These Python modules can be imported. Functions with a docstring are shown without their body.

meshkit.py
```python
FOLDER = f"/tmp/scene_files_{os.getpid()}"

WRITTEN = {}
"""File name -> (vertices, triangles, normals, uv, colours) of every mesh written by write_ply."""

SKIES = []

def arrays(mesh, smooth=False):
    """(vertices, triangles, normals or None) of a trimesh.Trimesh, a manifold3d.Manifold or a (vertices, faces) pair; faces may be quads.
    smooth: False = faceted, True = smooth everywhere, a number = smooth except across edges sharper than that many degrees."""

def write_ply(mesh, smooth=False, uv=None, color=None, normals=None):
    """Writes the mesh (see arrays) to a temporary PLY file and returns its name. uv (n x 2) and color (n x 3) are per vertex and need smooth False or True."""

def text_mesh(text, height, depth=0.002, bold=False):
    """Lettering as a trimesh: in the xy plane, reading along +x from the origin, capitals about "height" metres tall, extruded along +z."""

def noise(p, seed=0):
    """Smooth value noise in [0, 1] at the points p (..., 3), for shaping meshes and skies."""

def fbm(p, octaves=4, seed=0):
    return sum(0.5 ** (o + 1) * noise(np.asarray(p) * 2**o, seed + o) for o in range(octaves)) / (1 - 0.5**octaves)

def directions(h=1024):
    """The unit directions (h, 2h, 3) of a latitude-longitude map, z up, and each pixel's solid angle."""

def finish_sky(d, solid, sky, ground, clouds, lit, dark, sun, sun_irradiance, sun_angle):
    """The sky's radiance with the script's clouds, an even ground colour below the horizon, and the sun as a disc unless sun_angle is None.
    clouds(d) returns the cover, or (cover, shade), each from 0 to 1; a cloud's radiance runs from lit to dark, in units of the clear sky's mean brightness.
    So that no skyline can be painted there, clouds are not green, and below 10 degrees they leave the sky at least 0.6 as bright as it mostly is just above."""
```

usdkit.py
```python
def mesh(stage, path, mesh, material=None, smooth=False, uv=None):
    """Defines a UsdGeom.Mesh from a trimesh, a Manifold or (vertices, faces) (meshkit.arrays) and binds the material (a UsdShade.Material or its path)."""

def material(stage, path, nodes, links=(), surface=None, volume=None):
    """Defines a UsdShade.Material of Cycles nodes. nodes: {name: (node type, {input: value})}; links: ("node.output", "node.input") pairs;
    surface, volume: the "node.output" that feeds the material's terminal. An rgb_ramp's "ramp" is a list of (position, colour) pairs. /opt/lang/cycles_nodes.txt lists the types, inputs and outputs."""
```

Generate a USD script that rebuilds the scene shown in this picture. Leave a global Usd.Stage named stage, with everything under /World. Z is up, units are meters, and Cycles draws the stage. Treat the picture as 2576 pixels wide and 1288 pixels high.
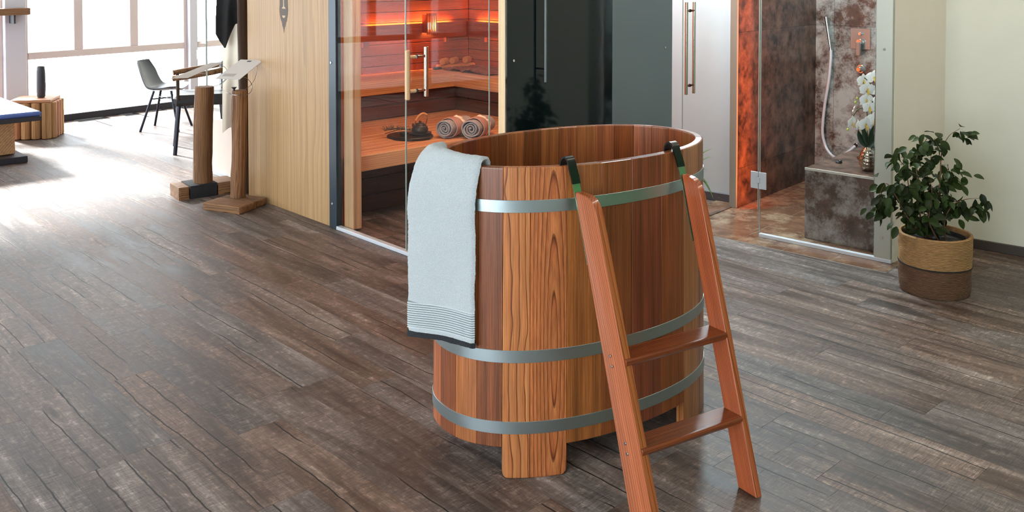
import math, random
import numpy as np
import trimesh, manifold3d
from pxr import Usd, UsdGeom, UsdLux, UsdShade, Gf, Sdf, Vt
import usdkit, meshkit

stage = Usd.Stage.CreateInMemory()
UsdGeom.SetStageUpAxis(stage, "Z")
UsdGeom.SetStageMetersPerUnit(stage, 1.0)
UsdGeom.Xform.Define(stage, "/World")
UsdGeom.Scope.Define(stage, "/World/Looks")

# ------------------------------------------------------------------ camera, sky, lights
cam = UsdGeom.Camera.Define(stage, "/World/camera")
PIT = 0.03
cam.AddTranslateOp().Set(Gf.Vec3d(0, 0, 1.70))
cam.AddRotateXOp().Set(90 - math.degrees(PIT))
cam.CreateHorizontalApertureAttr(36.0)
cam.CreateFocalLengthAttr(2350.0 / 2576 * 36)
cam.CreateHorizontalApertureOffsetAttr(0.0)
cam.CreateVerticalApertureOffsetAttr(-653.5 / 2576 * 36)
cam.CreateClippingRangeAttr(Gf.Vec2f(0.05, 200))
cam.CreateExposureAttr(-0.1)

def srgb(r, g, b):
    return tuple(float(((c / 255) / 12.92) if c / 255 <= .04045 else ((c / 255 + .055) / 1.055) ** 2.4) for c in (r, g, b))

dome = UsdLux.DomeLight.Define(stage, "/World/sky")
dome.CreateIntensityAttr(1.8)
dome.CreateColorAttr(Gf.Vec3f(.93, .97, 1.0))

AZ = math.radians(-46.8)                       # the sauna front runs along this heading
dA = np.array([math.cos(AZ), math.sin(AZ), 0.]); dB = np.array([-math.sin(AZ), math.cos(AZ), 0.])
C0 = np.array([-1.188, 6.101, 0.])
A2 = math.radians(-41.5)                       # the shower front
eA = np.array([math.cos(A2), math.sin(A2), 0.]); eB = np.array([-math.sin(A2), math.cos(A2), 0.])
H0 = np.array([1.562, 5.864, 0.])
FW = math.radians(50.4)                        # the far window wall
fT = np.array([math.cos(FW), math.sin(FW), 0.]); fN = np.array([math.sin(FW), -math.cos(FW), 0.])
F0 = np.array([-4.886, 10.335, 0.])
TH = .5925                                     # the tub's long axis
tL = np.array([math.cos(TH), math.sin(TH), 0.]); tN = np.array([math.sin(TH), -math.cos(TH), 0.])
T0 = np.array([.236, 3.5053, 0.])

def frame(o, x, y):
    M = np.eye(4); M[:3, 0] = x; M[:3, 1] = y; M[:3, 2] = np.cross(x, y); M[:3, 3] = o
    return M
SA, SH, TU, FA = frame(C0, dA, dB), frame(H0, eA, eB), frame(T0, tL, tN), frame(F0, fT, -fN)
def at(M, *p):
    return (M @ np.array([*p, 1.]))[:3]

def area_light(name, centre, toward, w, h, inten, color):
    l = UsdLux.RectLight.Define(stage, "/World/lights/" + name)
    z = -np.asarray(toward, float); z /= np.linalg.norm(z)
    x = np.cross([0, 0, 1.], z) if abs(z[2]) < .99 else np.array([1., 0, 0]); x /= np.linalg.norm(x)
    y = np.cross(z, x)
    m = np.eye(4); m[:3, 0] = x; m[:3, 1] = y; m[:3, 2] = z; m[:3, 3] = centre
    l.AddTransformOp().Set(Gf.Matrix4d(*m.T.ravel().tolist()))
    l.CreateWidthAttr(w); l.CreateHeightAttr(h); l.CreateIntensityAttr(inten); l.CreateColorAttr(Gf.Vec3f(*color))
    return l
def spot(name, p, r, inten, color):            # a downlight in the ceiling
    l = UsdLux.DiskLight.Define(stage, "/World/lights/" + name)
    l.AddTranslateOp().Set(Gf.Vec3d(*map(float, p))); l.CreateRadiusAttr(r); l.CreateIntensityAttr(inten); l.CreateColorAttr(Gf.Vec3f(*color))
UsdGeom.Scope.Define(stage, "/World/lights")
DAY = (.84, .93, 1.0)
# daylight through the street windows behind the camera (b = -6.4) and the far window wall
for i, a in enumerate((-3.8, 2.6, 5.1)):
    area_light(f"street_window_{i}", at(SA, a, -6.72, 1.5), dB, 2.5, 2.6, 8.6, DAY)
area_light("far_window", F0 + fT * (-1.6) - fN * .35 + np.array([0, 0, 1.55]), fN, 7.5, 2.6, 2.5, DAY)
sun = UsdLux.DistantLight.Define(stage, "/World/lights/sun")   # low hazy sun through the far windows
sd = fN * math.cos(math.radians(32)) + np.array([0, 0, -math.sin(math.radians(32))])
sx_ = fT; sm = np.eye(4); sm[:3, 0] = sx_; sm[:3, 2] = -sd; sm[:3, 1] = np.cross(-sd, sx_)
sun.AddTransformOp().Set(Gf.Matrix4d(*sm.T.ravel().tolist()))
sun.CreateAngleAttr(9.0); sun.CreateIntensityAttr(400.0); sun.CreateColorAttr(Gf.Vec3f(1, .98, .95))
# ceiling downlights
for i, (p, k) in enumerate([((1.0, 2.6), 55), ((2.75, 4.7), 85), ((-1.2, 4.4), 40), ((.6, 1.0), 50), ((1.9, 3.5), 110), ((3.3, 3.5), 115), ((1.7, 5.0), 80)]):
    spot(f"downlight_{i}", (*p, 2.845), .09, k, (1, .87, .72))
spot("nook_light", at(SH, -.62, .40, 2.845), .12, 900, (.72, .91, 1.0))
spot("shower_light", at(SH, .10, 1.30, 2.845), .08, 500, (.80, .96, 1.0))
spot("shower_light_front", at(SH, .45, .30, 2.845), .08, 110, (.97, .98, 1.0))
area_light("shower_led", at(SH, -.310, .60, 1.15), eB * .55 - eA * .83, .010, 2.2, 200, (1, .17, .02))
area_light("sauna_lamp", at(SA, .55, .85, 2.08), -dA * .35 + np.array([0, 0, -1.]), .8, .8, 15.0, (1, .56, .34))

# ------------------------------------------------------------------ geometry helpers
class Geo:
    def __init__(self, v, f, g=None):
        self.v = np.asarray(v, float).reshape(-1, 3); self.f = np.asarray(f, int).reshape(-1, 3)
        self.g = self.v.copy() if g is None else np.asarray(g, float)
    def copy(self): return Geo(self.v.copy(), self.f.copy(), self.g.copy())
    def move(self, M, flip=False):
        M = np.asarray(M, float)
        v = self.v @ M[:3, :3].T + M[:3, 3]
        f = self.f[:, ::-1] if np.linalg.det(M[:3, :3]) < 0 else self.f
        return Geo(v, f, self.g)
    def grain(self, axis=2, off=(0, 0, 0)):       # grain coordinates: the given axis becomes the fibre direction
        o = {2: [0, 1, 2], 0: [1, 2, 0], 1: [2, 0, 1]}[axis]
        self.g = self.v[:, o] + np.asarray(off, float); return self
    def goff(self, off): self.g = self.g + np.asarray(off, float); return self
    def shift(self, *p): return Geo(self.v + np.asarray(p, float), self.f, self.g)

def cat(*gs):
    gs = [g for x in gs for g in (x if isinstance(x, (list, tuple)) else [x])]
    n, vs, fs, cs = 0, [], [], []
    for g in gs:
        vs.append(g.v); fs.append(g.f + n); cs.append(g.g); n += len(g.v)
    return Geo(np.vstack(vs), np.vstack(fs), np.vstack(cs))
def tm(m): return Geo(np.array(m.vertices), np.array(m.faces))
def mf(m):
    k = m.to_mesh(); return Geo(np.array(k.vert_properties[:, :3]), np.array(k.tri_verts))
def hull(p): return mf(manifold3d.Manifold.hull_points(np.asarray(p, np.float32)))
def rot(axis, deg):
    return trimesh.transformations.rotation_matrix(math.radians(deg), axis)
def tr(*p):
    M = np.eye(4); M[:3, 3] = p; return M
def box(x, y, z, ch=0.0):                         # (x0,x1),(y0,y1),(z0,z1), chamfered
    (x0, x1), (y0, y1), (z0, z1) = x, y, z
    c = min(ch, .45 * min(x1 - x0, y1 - y0, z1 - z0))
    P = []
    for X, sx in ((x0, 1), (x1, -1)):
        for Y, sy in ((y0, 1), (y1, -1)):
            for Z, sz in ((z0, 1), (z1, -1)):
                if c <= 0: P.append((X, Y, Z))
                else: P += [(X + sx * c, Y + sy * c, Z), (X + sx * c, Y, Z + sz * c), (X, Y + sy * c, Z + sz * c)]
    return hull(P)
def fb(M, x, y, z, ch=0.0, axis=None, off=(0, 0, 0)):
    g = box(x, y, z, ch)
    if axis is not None: g.grain(axis, off)
    return g.move(M)
def grid(P, closed_u=False, closed_v=False, G=None):     # P (nu, nv, 3)
    nu, nv = P.shape[:2]
    i = np.arange(nu if closed_u else nu - 1)[:, None]; j = np.arange(nv if closed_v else nv - 1)[None]
    a = i * nv + j; b = ((i + 1) % nu) * nv + j; c = ((i + 1) % nu) * nv + (j + 1) % nv; d = i * nv + (j + 1) % nv
    a, b, c, d = [np.broadcast_to(x, (len(i), j.shape[1])).ravel() for x in (a, b, c, d)]
    return Geo(P.reshape(-1, 3), np.vstack([np.stack([a, b, c], 1), np.stack([a, c, d], 1)]), None if G is None else G.reshape(-1, 3))
def smooth_path(P, n=8):
    P = np.asarray(P, float); out = []
    Q = np.vstack([2 * P[0] - P[1], P, 2 * P[-1] - P[-2]])
    for k in range(1, len(Q) - 2):
        for t in np.linspace(0, 1, n, endpoint=False):
            a, b, c, d = Q[k - 1:k + 3]
            out.append(.5 * ((2 * b) + (c - a) * t + (2 * a - 5 * b + 4 * c - d) * t * t + (3 * b - a - 3 * c + d) * t ** 3))
    return np.vstack([out, P[-1]])
def tube(P, r, n=10, caps=True, flat=None):
    P = np.asarray(P, float); m = len(P); r = np.broadcast_to(np.asarray(r, float), (m,))
    T = np.gradient(P, axis=0); T /= np.maximum(np.linalg.norm(T, axis=1, keepdims=True), 1e-9)
    u = np.cross(T[0], [0, 0, 1.] if abs(T[0][2]) < .9 else [1., 0, 0]); u /= np.linalg.norm(u)
    R = []
    for k in range(m):
        u = u - T[k] * (u @ T[k]); u /= np.linalg.norm(u); w = np.cross(T[k], u)
        a = np.linspace(0, 2 * np.pi, n, endpoint=False)
        R.append(P[k] + r[k] * (np.cos(a)[:, None] * u + np.sin(a)[:, None] * w * (flat or 1)))
    g = grid(np.array(R), closed_v=True); g = Geo(g.v, g.f[:, ::-1])
    if caps:
        v = np.vstack([g.v, P[0], P[-1]]); k = np.arange(n); q = (k + 1) % n; o = (m - 1) * n
        f = np.vstack([g.f, np.stack([np.full(n, m * n), k, q], 1), np.stack([np.full(n, m * n + 1), o + q, o + k], 1)])
        f[-2 * n:] = f[-2 * n:]
        g = Geo(v, f)
    return fixn(g)
def fixn(g):
    m = trimesh.Trimesh(g.v, g.f, process=False)
    if m.volume < 0: g.f = g.f[:, ::-1]
    return g
def lathe(prof, n=48):                            # (r, z) pairs, from the bottom centre to the top
    prof = np.asarray(prof, float); a = np.linspace(0, 2 * np.pi, n, endpoint=False)
    P = np.stack([prof[None, :, 0] * np.cos(a)[:, None], prof[None, :, 0] * np.sin(a)[:, None], np.broadcast_to(prof[None, :, 1], (n, len(prof)))], -1)
    return fixn(grid(P, closed_u=True))
def cyl(p, q, r, n=20, ch=0.0):
    p, q = np.asarray(p, float), np.asarray(q, float); L = np.linalg.norm(q - p); c = min(ch, .4 * L, .5 * r)
    prof = [(0, 0), (r - c, 0), (r, c), (r, L - c), (r - c, L), (0, L)] if c > 0 else [(0, 0), (r, 0), (r, L), (0, L)]
    g = lathe(prof, n); z = (q - p) / L
    x = np.cross(z, [0, 0, 1.] if abs(z[2]) < .9 else [1., 0, 0]); x /= np.linalg.norm(x)
    return g.move(frame_z(p, x, z))
def frame_z(o, x, z):
    M = np.eye(4); M[:3, 0] = x; M[:3, 1] = np.cross(z, x); M[:3, 2] = z; M[:3, 3] = o; return M
def prism(poly, t0, t1, ch=0.0):                  # polygon (k,2) in xy, extruded along z, convex-corner chamfer by mitre inset
    p = np.asarray(poly, float)
    ar = np.sum(p[:, 0] * np.roll(p[:, 1], -1) - np.roll(p[:, 0], -1) * p[:, 1])
    if ar < 0: p = p[::-1]
    e = np.roll(p, -1, 0) - p; e /= np.linalg.norm(e, axis=1, keepdims=True); nrm = np.stack([e[:, 1], -e[:, 0]], 1)
    pn = np.roll(nrm, 1, 0); mit = nrm + pn; mit /= np.maximum((mit * nrm).sum(1, keepdims=True), .3)
    lv = [(0, t0), (0, t1)] if ch <= 0 else [(ch, t0), (0, t0 + ch), (0, t1 - ch), (ch, t1)]
    rings = np.array([np.c_[p - mit * c, np.full(len(p), z)] for c, z in lv])
    g = grid(rings, closed_v=True); k = len(p)
    v2, f2 = trimesh.creation.triangulate_polygon(__import__("shapely").Polygon(rings[0][:, :2]), engine="earcut")
    v2 = np.asarray(v2); 
    from scipy.spatial import cKDTree
    ix = cKDTree(rings[0][:, :2]).query(v2[:, :2])[1]; f2 = ix[f2]
    o = (len(lv) - 1) * k
    nn = np.cross(rings[0][f2[:, 1]] - rings[0][f2[:, 0]], rings[0][f2[:, 2]] - rings[0][f2[:, 0]])[:, 2]
    up = np.where(nn[:, None] > 0, f2, f2[:, ::-1])
    return fixn(Geo(g.v, np.vstack([g.f, up[:, ::-1], up + o])))

def shade(g, angle):                              # vertices split where the angle between faces is sharper; returns v, f, n, gc
    v, f = g.v, g.f
    fn = np.cross(v[f[:, 1]] - v[f[:, 0]], v[f[:, 2]] - v[f[:, 0]])
    ln = np.linalg.norm(fn, axis=1, keepdims=True); un = fn / np.maximum(ln, 1e-20)
    cid = f.ravel(); face = np.repeat(np.arange(len(f)), 3)
    _, vid = np.unique(np.round(v, 6), axis=0, return_inverse=True); vid = vid.ravel()
    key = vid[cid]; order = np.argsort(key, kind="stable"); ks = key[order]
    start = np.searchsorted(ks, ks, "left"); cnt = np.searchsorted(ks, ks, "right") - start
    rep = np.repeat(np.arange(len(ks)), cnt); step = np.arange(len(rep)) - np.repeat(np.cumsum(cnt) - cnt, cnt)
    other = start[rep] + step
    fa, fo = face[order][rep], face[order][other]
    ok = (un[fa] * un[fo]).sum(1) > math.cos(math.radians(angle)) - 1e-6
    acc = np.zeros((len(ks), 3)); w = fn[fo] * ok[:, None]
    for k in range(3): acc[:, k] = np.bincount(rep, w[:, k], len(ks))
    cn = np.empty((len(cid), 3)); cn[order] = acc
    cn /= np.maximum(np.linalg.norm(cn, axis=1, keepdims=True), 1e-20)
    q = np.c_[cid, np.round(cn * 200).astype(int)]
    _, first, inv = np.unique(q, axis=0, return_index=True, return_inverse=True)
    return v[cid[first]], inv.ravel().reshape(-1, 3), cn[first], g.g[cid[first]]

_names = {}
def unique(parent, name):
    k = _names.get((parent, name), 0); _names[(parent, name)] = k + 1
    return name if k == 0 else f"{name}_{k:03d}"
_T = Sdf.ValueTypeNames
NTRI = [0]
def put(path, g, mat, smooth=35):
    if smooth: v, f, n, gc = shade(g, smooth)
    else: v, f, n, gc = g.v, g.f, None, g.g
    NTRI[0] += len(f)
    m = UsdGeom.Mesh.Define(stage, path)
    m.CreatePointsAttr(Vt.Vec3fArray.FromNumpy(v.astype(np.float32)))
    m.CreateFaceVertexCountsAttr(Vt.IntArray.FromNumpy(np.full(len(f), 3, np.int32)))
    m.CreateFaceVertexIndicesAttr(Vt.IntArray.FromNumpy(np.ascontiguousarray(f, np.int32).ravel()))
    m.CreateSubdivisionSchemeAttr("none")
    if n is not None:
        m.CreateNormalsAttr(Vt.Vec3fArray.FromNumpy(n.astype(np.float32))); m.SetNormalsInterpolation("vertex")
    UsdGeom.PrimvarsAPI(m).CreatePrimvar("gc", _T.Float3Array, "vertex").Set(Vt.Vec3fArray.FromNumpy(gc.astype(np.float32)))
    UsdShade.MaterialBindingAPI.Apply(m.GetPrim()).Bind(MAT[mat] if isinstance(mat, str) else mat)
    return m.GetPrim()
def tag(p, label=None, category=None, group=None, kind=None):
    for k, x in (("label", label), ("category", category), ("group", group), ("kind", kind)):
        if x: p.SetCustomDataByKey(k, x)
    return p
class Thing:                                      # an Xform at the thing's base; parts are given in world coordinates
    def __init__(self, name, label, category, base=(0, 0, 0), rz=0.0, group=None, kind=None):
        self.path = "/World/" + unique("/World", name)
        x = UsdGeom.Xform.Define(stage, self.path)
        x.AddTranslateOp().Set(Gf.Vec3d(*map(float, base))); x.AddRotateZOp().Set(float(math.degrees(rz)))
        self.inv = np.linalg.inv(tr(*base) @ rot([0, 0, 1], math.degrees(rz)))
        self.prim = tag(x.GetPrim(), label, category, group, kind)
    def part(self, name, g, mat, label=None, parent=None, smooth=35, kind=None):
        par = str(parent.GetPath()) if parent is not None else self.path
        p = put(par + "/" + unique(par, name), g.move(self.inv), mat, smooth)
        return tag(p, label, None, None, kind)
def solo(name, g, mat, label, category, smooth=35, group=None, kind=None):
    p = put("/World/" + unique("/World", name), g, mat, smooth)
    return tag(p, label, category, group, kind)
def rng(s): return np.random.default_rng(s)

# ------------------------------------------------------------------ materials
MAT = {}
def mat(name, nodes, links, surface="p.BSDF"):
    MAT[name] = usdkit.material(stage, "/World/Looks/" + name, nodes, links, surface=surface); return MAT[name]
def plain(name, color, rough=.5, metal=0., spec=.5, bump=0., scale=200., var=0., vscale=6., coat=0., stretch=(1, 1, 1), sheen=0.):
    n = {"g": ("attribute", {"attribute": "gc"}), "m": ("mapping", {"scale": stretch}),
         "n": ("noise_texture", {"scale": vscale, "detail": 4}), "r": ("rgb_ramp", {"ramp": [(.3, tuple(c * (1 - var) for c in color)), (.7, tuple(min(1, c * (1 + var)) for c in color))]}),
         "p": ("principled_bsdf", {"roughness": rough, "metallic": metal, "specular_ior_level": spec, "coat_weight": coat, "sheen_weight": sheen, "base_color": color})}
    l = [("g.vector", "m.vector"), ("m.vector", "n.vector")]
    if var > 0: l += [("n.fac", "r.fac"), ("r.color", "p.base_color")]
    if bump > 0:
        n["b"] = ("bump", {"distance": bump, "strength": 1.0}); n["bn"] = ("noise_texture", {"scale": scale, "detail": 3})
        l += [("m.vector", "bn.vector"), ("bn.fac", "b.height"), ("b.normal", "p.normal")]
    return mat(name, n, l)
def wood(name, light, mid, dark, ring=.006, rough=.38, wob=.010, tone=.22, hue=.02, bump=.0004, coat=.0, streak=.35, sharp=.75, zf=.9, wob2=.22, band=.14):
    """Annual rings about the fibre axis (gc z): a saw profile, early wood light, late wood dark; a tone per piece."""
    n = {"g": ("attribute", {"attribute": "gc"}),
         "m1": ("mapping", {"scale": (5, 5, zf)}), "n1": ("noise_texture", {"scale": 1.0, "detail": 2}),
         "c1": ("vector_math", {"math_type": "subtract", "vector2": (.5, .5, .5)}), "s1": ("vector_math", {"math_type": "scale", "scale": wob}),
         "m2": ("mapping", {"scale": (24, 24, 1.2 * zf)}), "n2": ("noise_texture", {"scale": 1.0, "detail": 2}),
         "c2": ("vector_math", {"math_type": "subtract", "vector2": (.5, .5, .5)}), "s2": ("vector_math", {"math_type": "scale", "scale": wob * wob2}),
         "a1": ("vector_math", {"math_type": "add"}), "a2": ("vector_math", {"math_type": "add"}),
         "x": ("separate_xyz", {}), "y0": ("combine_xyz", {"z": 0.0}), "len": ("vector_math", {"math_type": "length"}),
         "k": ("math", {"math_type": "divide", "value2": ring}), "fr": ("math", {"math_type": "fraction"}),
         "ramp": ("rgb_ramp", {"ramp": [(0, light), (.35, tuple(.6 * a + .4 * b for a, b in zip(light, mid))), (sharp, mid), (.93, dark), (1.0, tuple(.5 * a + .5 * b for a, b in zip(light, dark)))]}),
         "m3": ("mapping", {"scale": (260, 260, 5)}), "n3": ("noise_texture", {"scale": 1.0, "detail": 3}),
         "r3": ("rgb_ramp", {"ramp": [(.3, (1 - streak,) * 3), (.7, (1 + streak * .35,) * 3)]}),
         "mul": ("mix_color", {"blend_type": "multiply", "fac": 1.0, "use_clamp": False}),
         "m4": ("mapping", {"scale": (34, 34, .8)}), "n4": ("noise_texture", {"scale": 1.0, "detail": 3}),
         "oi": ("object_info", {}), "hs": ("hsv", {"fac": 1.0, "saturation": 1.0}),
         "v": ("map_range", {"from_min": 0., "from_max": 1., "to_min": 1 - tone, "to_max": 1 + tone}),
         "v4": ("map_range", {"from_min": .3, "from_max": .7, "to_min": 1 - band, "to_max": 1 + band}), "vm": ("math", {"math_type": "multiply"}),
         "hm": ("math", {"math_type": "multiply", "value2": 7.31}), "hf": ("math", {"math_type": "fraction"}),
         "h": ("map_range", {"from_min": 0., "from_max": 1., "to_min": .5 - hue, "to_max": .5 + hue}),
         "b": ("bump", {"distance": bump, "strength": 1.0, "invert": True}),
         "p": ("principled_bsdf", {"roughness": rough, "coat_weight": coat, "coat_roughness": .12, "specular_ior_level": .5})}
    l = [("g.vector", "m1.vector"), ("m1.vector", "n1.vector"), ("n1.color", "c1.vector1"), ("c1.vector", "s1.vector1"),
         ("g.vector", "m2.vector"), ("m2.vector", "n2.vector"), ("n2.color", "c2.vector1"), ("c2.vector", "s2.vector1"),
         ("g.vector", "a1.vector1"), ("s1.vector", "a1.vector2"), ("a1.vector", "a2.vector1"), ("s2.vector", "a2.vector2"),
         ("a2.vector", "x.vector"), ("x.x", "y0.x"), ("x.y", "y0.y"), ("y0.vector", "len.vector1"), ("len.value", "k.value1"), ("k.value", "fr.value1"),
         ("fr.value", "ramp.fac"), ("g.vector", "m3.vector"), ("m3.vector", "n3.vector"), ("n3.fac", "r3.fac"), ("ramp.color", "mul.a"), ("r3.color", "mul.b"),
         ("g.vector", "m4.vector"), ("m4.vector", "n4.vector"), ("n4.fac", "v4.value"),
         ("oi.random", "v.value"), ("v.result", "vm.value1"), ("v4.result", "vm.value2"), ("vm.value", "hs.value"), ("oi.random", "hm.value1"), ("hm.value", "hf.value1"), ("hf.value", "h.value"), ("h.result", "hs.hue"),
         ("mul.result", "hs.color"), ("hs.color", "p.base_color"), ("fr.value", "b.height"), ("b.normal", "p.normal")]
    return mat(name, n, l)

wood("larch_dark", srgb(150, 86, 54), srgb(130, 68, 42), srgb(68, 30, 18), ring=.0052, rough=.33, coat=.06, wob2=.75, band=.30, tone=.10, hue=.008)
wood("larch_mid", srgb(166, 96, 50), srgb(142, 76, 38), srgb(66, 31, 16), ring=.0048, rough=.33, coat=.06, wob2=.75, band=.30, tone=.12, hue=.008)
wood("larch_light", srgb(188, 118, 72), srgb(170, 97, 56), srgb(98, 48, 26), ring=.0056, rough=.33, coat=.06, wob2=.75, band=.30, tone=.08, hue=.008)
wood("larch_wavy", srgb(196, 126, 78), srgb(184, 109, 63), srgb(104, 48, 24), ring=.025, rough=.36, wob=.055, coat=.06, tone=.02, hue=.004, sharp=.82, zf=3.0)
wood("larch_arched", srgb(192, 120, 68), srgb(176, 99, 54), srgb(102, 48, 25), ring=.0125, rough=.36, wob=.014, coat=.06, tone=.02, hue=.004, sharp=.8)
wood("ladder_wood", srgb(182, 102, 58), srgb(168, 88, 48), srgb(132, 60, 30), ring=.007, rough=.26, coat=.22, wob=.02, wob2=.5, tone=.05, hue=.006, streak=.2)
wood("step_wood", srgb(142, 70, 36), srgb(126, 58, 30), srgb(88, 38, 18), ring=.006, rough=.16, coat=.35, tone=.05, hue=.006, streak=.2)
wood("oak_panel", srgb(184, 146, 102), srgb(178, 140, 96), srgb(168, 129, 86), ring=.024, rough=.5, wob=.06, tone=.03, hue=.003, bump=.0001, streak=.12, sharp=.6, band=.12)
wood("cedar_cladding", srgb(184, 104, 70), srgb(170, 90, 58), srgb(140, 68, 42), ring=.012, rough=.55, tone=.10, hue=.008, bump=.0002, streak=.25)
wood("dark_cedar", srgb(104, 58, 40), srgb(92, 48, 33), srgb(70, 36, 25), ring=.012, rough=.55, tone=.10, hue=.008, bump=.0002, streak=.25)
wood("bench_wood", srgb(222, 172, 126), srgb(212, 158, 112), srgb(186, 128, 84), ring=.012, rough=.5, tone=.06, hue=.006, bump=.0002, streak=.2)
wood("pale_pine", srgb(236, 208, 164), srgb(228, 196, 148), srgb(206, 168, 118), ring=.009, rough=.45, tone=.04, hue=.004, bump=.0002, streak=.15)
wood("post_wood", srgb(206, 164, 122), srgb(196, 150, 108), srgb(176, 128, 88), ring=.012, rough=.5, tone=.03, hue=.004, bump=.0002, streak=.15)
wood("rustic_timber", srgb(142, 102, 66), srgb(122, 84, 52), srgb(92, 60, 36), ring=.012, rough=.75, wob=.03, tone=.12, hue=.008, bump=.0012, streak=.3, band=.3)
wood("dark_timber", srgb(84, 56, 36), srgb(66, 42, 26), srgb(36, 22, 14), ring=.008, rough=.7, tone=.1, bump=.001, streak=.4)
wood("block_wood", srgb(206, 156, 112), srgb(192, 140, 98), srgb(150, 100, 66), ring=.02, rough=.6, tone=.12, bump=.0004)

plain("hoop_steel", srgb(176, 190, 194), .38, 1.0, bump=.00005, scale=160, stretch=(1, 1, 30))
plain("satin_steel", srgb(184, 185, 174), .45, .5, bump=.00004, scale=120, stretch=(20, 20, 1))
plain("chrome", srgb(225, 226, 228), .07, 1.0)
plain("valve_metal", srgb(150, 160, 158), .22, .7)
plain("white_hose", srgb(214, 228, 240), .25, .25)
plain("bright_steel", srgb(208, 202, 190), .18, 1.0)
plain("bronze_steel", srgb(150, 96, 72), .25, 1.0)
plain("zinc_steel", srgb(150, 176, 152), .3, .9)
plain("blue_black_steel", srgb(44, 58, 70), .32, .3)
plain("white_strip", srgb(214, 220, 228), .3, .2)
plain("black_rubber", srgb(20, 22, 22), .28, 0., bump=.0002, scale=90)
plain("black_glass", srgb(7, 19, 23), .05, 0., spec=.5)
plain("grey_glass", srgb(106, 116, 119), .25, 0., spec=.4)
plain("wall_paint", srgb(212, 211, 198), .65, var=.015, bump=.0003, scale=60)
plain("warm_paint", srgb(236, 225, 214), .65, var=.015, bump=.0003, scale=60)
plain("white_paint", srgb(220, 232, 238), .5, var=.02, vscale=3)
plain("ceiling_paint", srgb(232, 231, 226), .8, var=.01)
plain("green_wall", srgb(80, 200, 95), .8, var=.35, vscale=4, bump=.02, scale=25)
plain("frame_paint", srgb(208, 192, 188), .45)
plain("pillar_paint", srgb(196, 194, 202), .6)
plain("dark_skirting", srgb(62, 54, 50), .5, var=.15, vscale=5, stretch=(1, 1, 1))
plain("pink_panel", srgb(232, 216, 206), .4, var=.03)
plain("grey_baseboard", srgb(92, 90, 96), .5)
plain("terry_light", srgb(184, 191, 194), .95, bump=.004, scale=420, var=.16, vscale=380, sheen=.3)
plain("terry_rib", srgb(198, 205, 208), .9, bump=.0008, scale=500)
plain("terry_weave", srgb(134, 141, 144), .95, bump=.0015, scale=600, var=.2, vscale=500)
plain("black_hem", srgb(34, 36, 40), .95, bump=.003, scale=300, var=.4, vscale=200)
plain("grey_terry", srgb(168, 168, 172), .95, bump=.003, scale=300, var=.18, vscale=120)
plain("pink_terry", srgb(186, 146, 136), .95, bump=.002, scale=300, var=.06, vscale=60)
plain("cream_cloth", srgb(248, 239, 222), .95, bump=.001, scale=300, var=.03)
plain("black_cloth", srgb(34, 34, 36), .9, bump=.001, scale=300, var=.3, vscale=14)
plain("peach_terry", srgb(206, 150, 106), .95, bump=.002, scale=250)
plain("mauve_cloth", srgb(140, 92, 92), .95, bump=.002, scale=200, var=.3, vscale=10)
plain("charcoal_clay", srgb(46, 46, 46), .45, bump=.0006, scale=80, var=.15)
plain("black_slate", srgb(26, 28, 31), .4, bump=.0008, scale=50)
plain("bamboo", srgb(204, 140, 84), .4)
plain("sprig_green", srgb(66, 74, 40), .7, var=.3)
plain("leather_dark", srgb(28, 27, 28), .5, bump=.0004, scale=120)
plain("blue_cushion", srgb(74, 96, 160), .6)
plain("dark_edge", srgb(46, 44, 52), .5)
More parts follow.
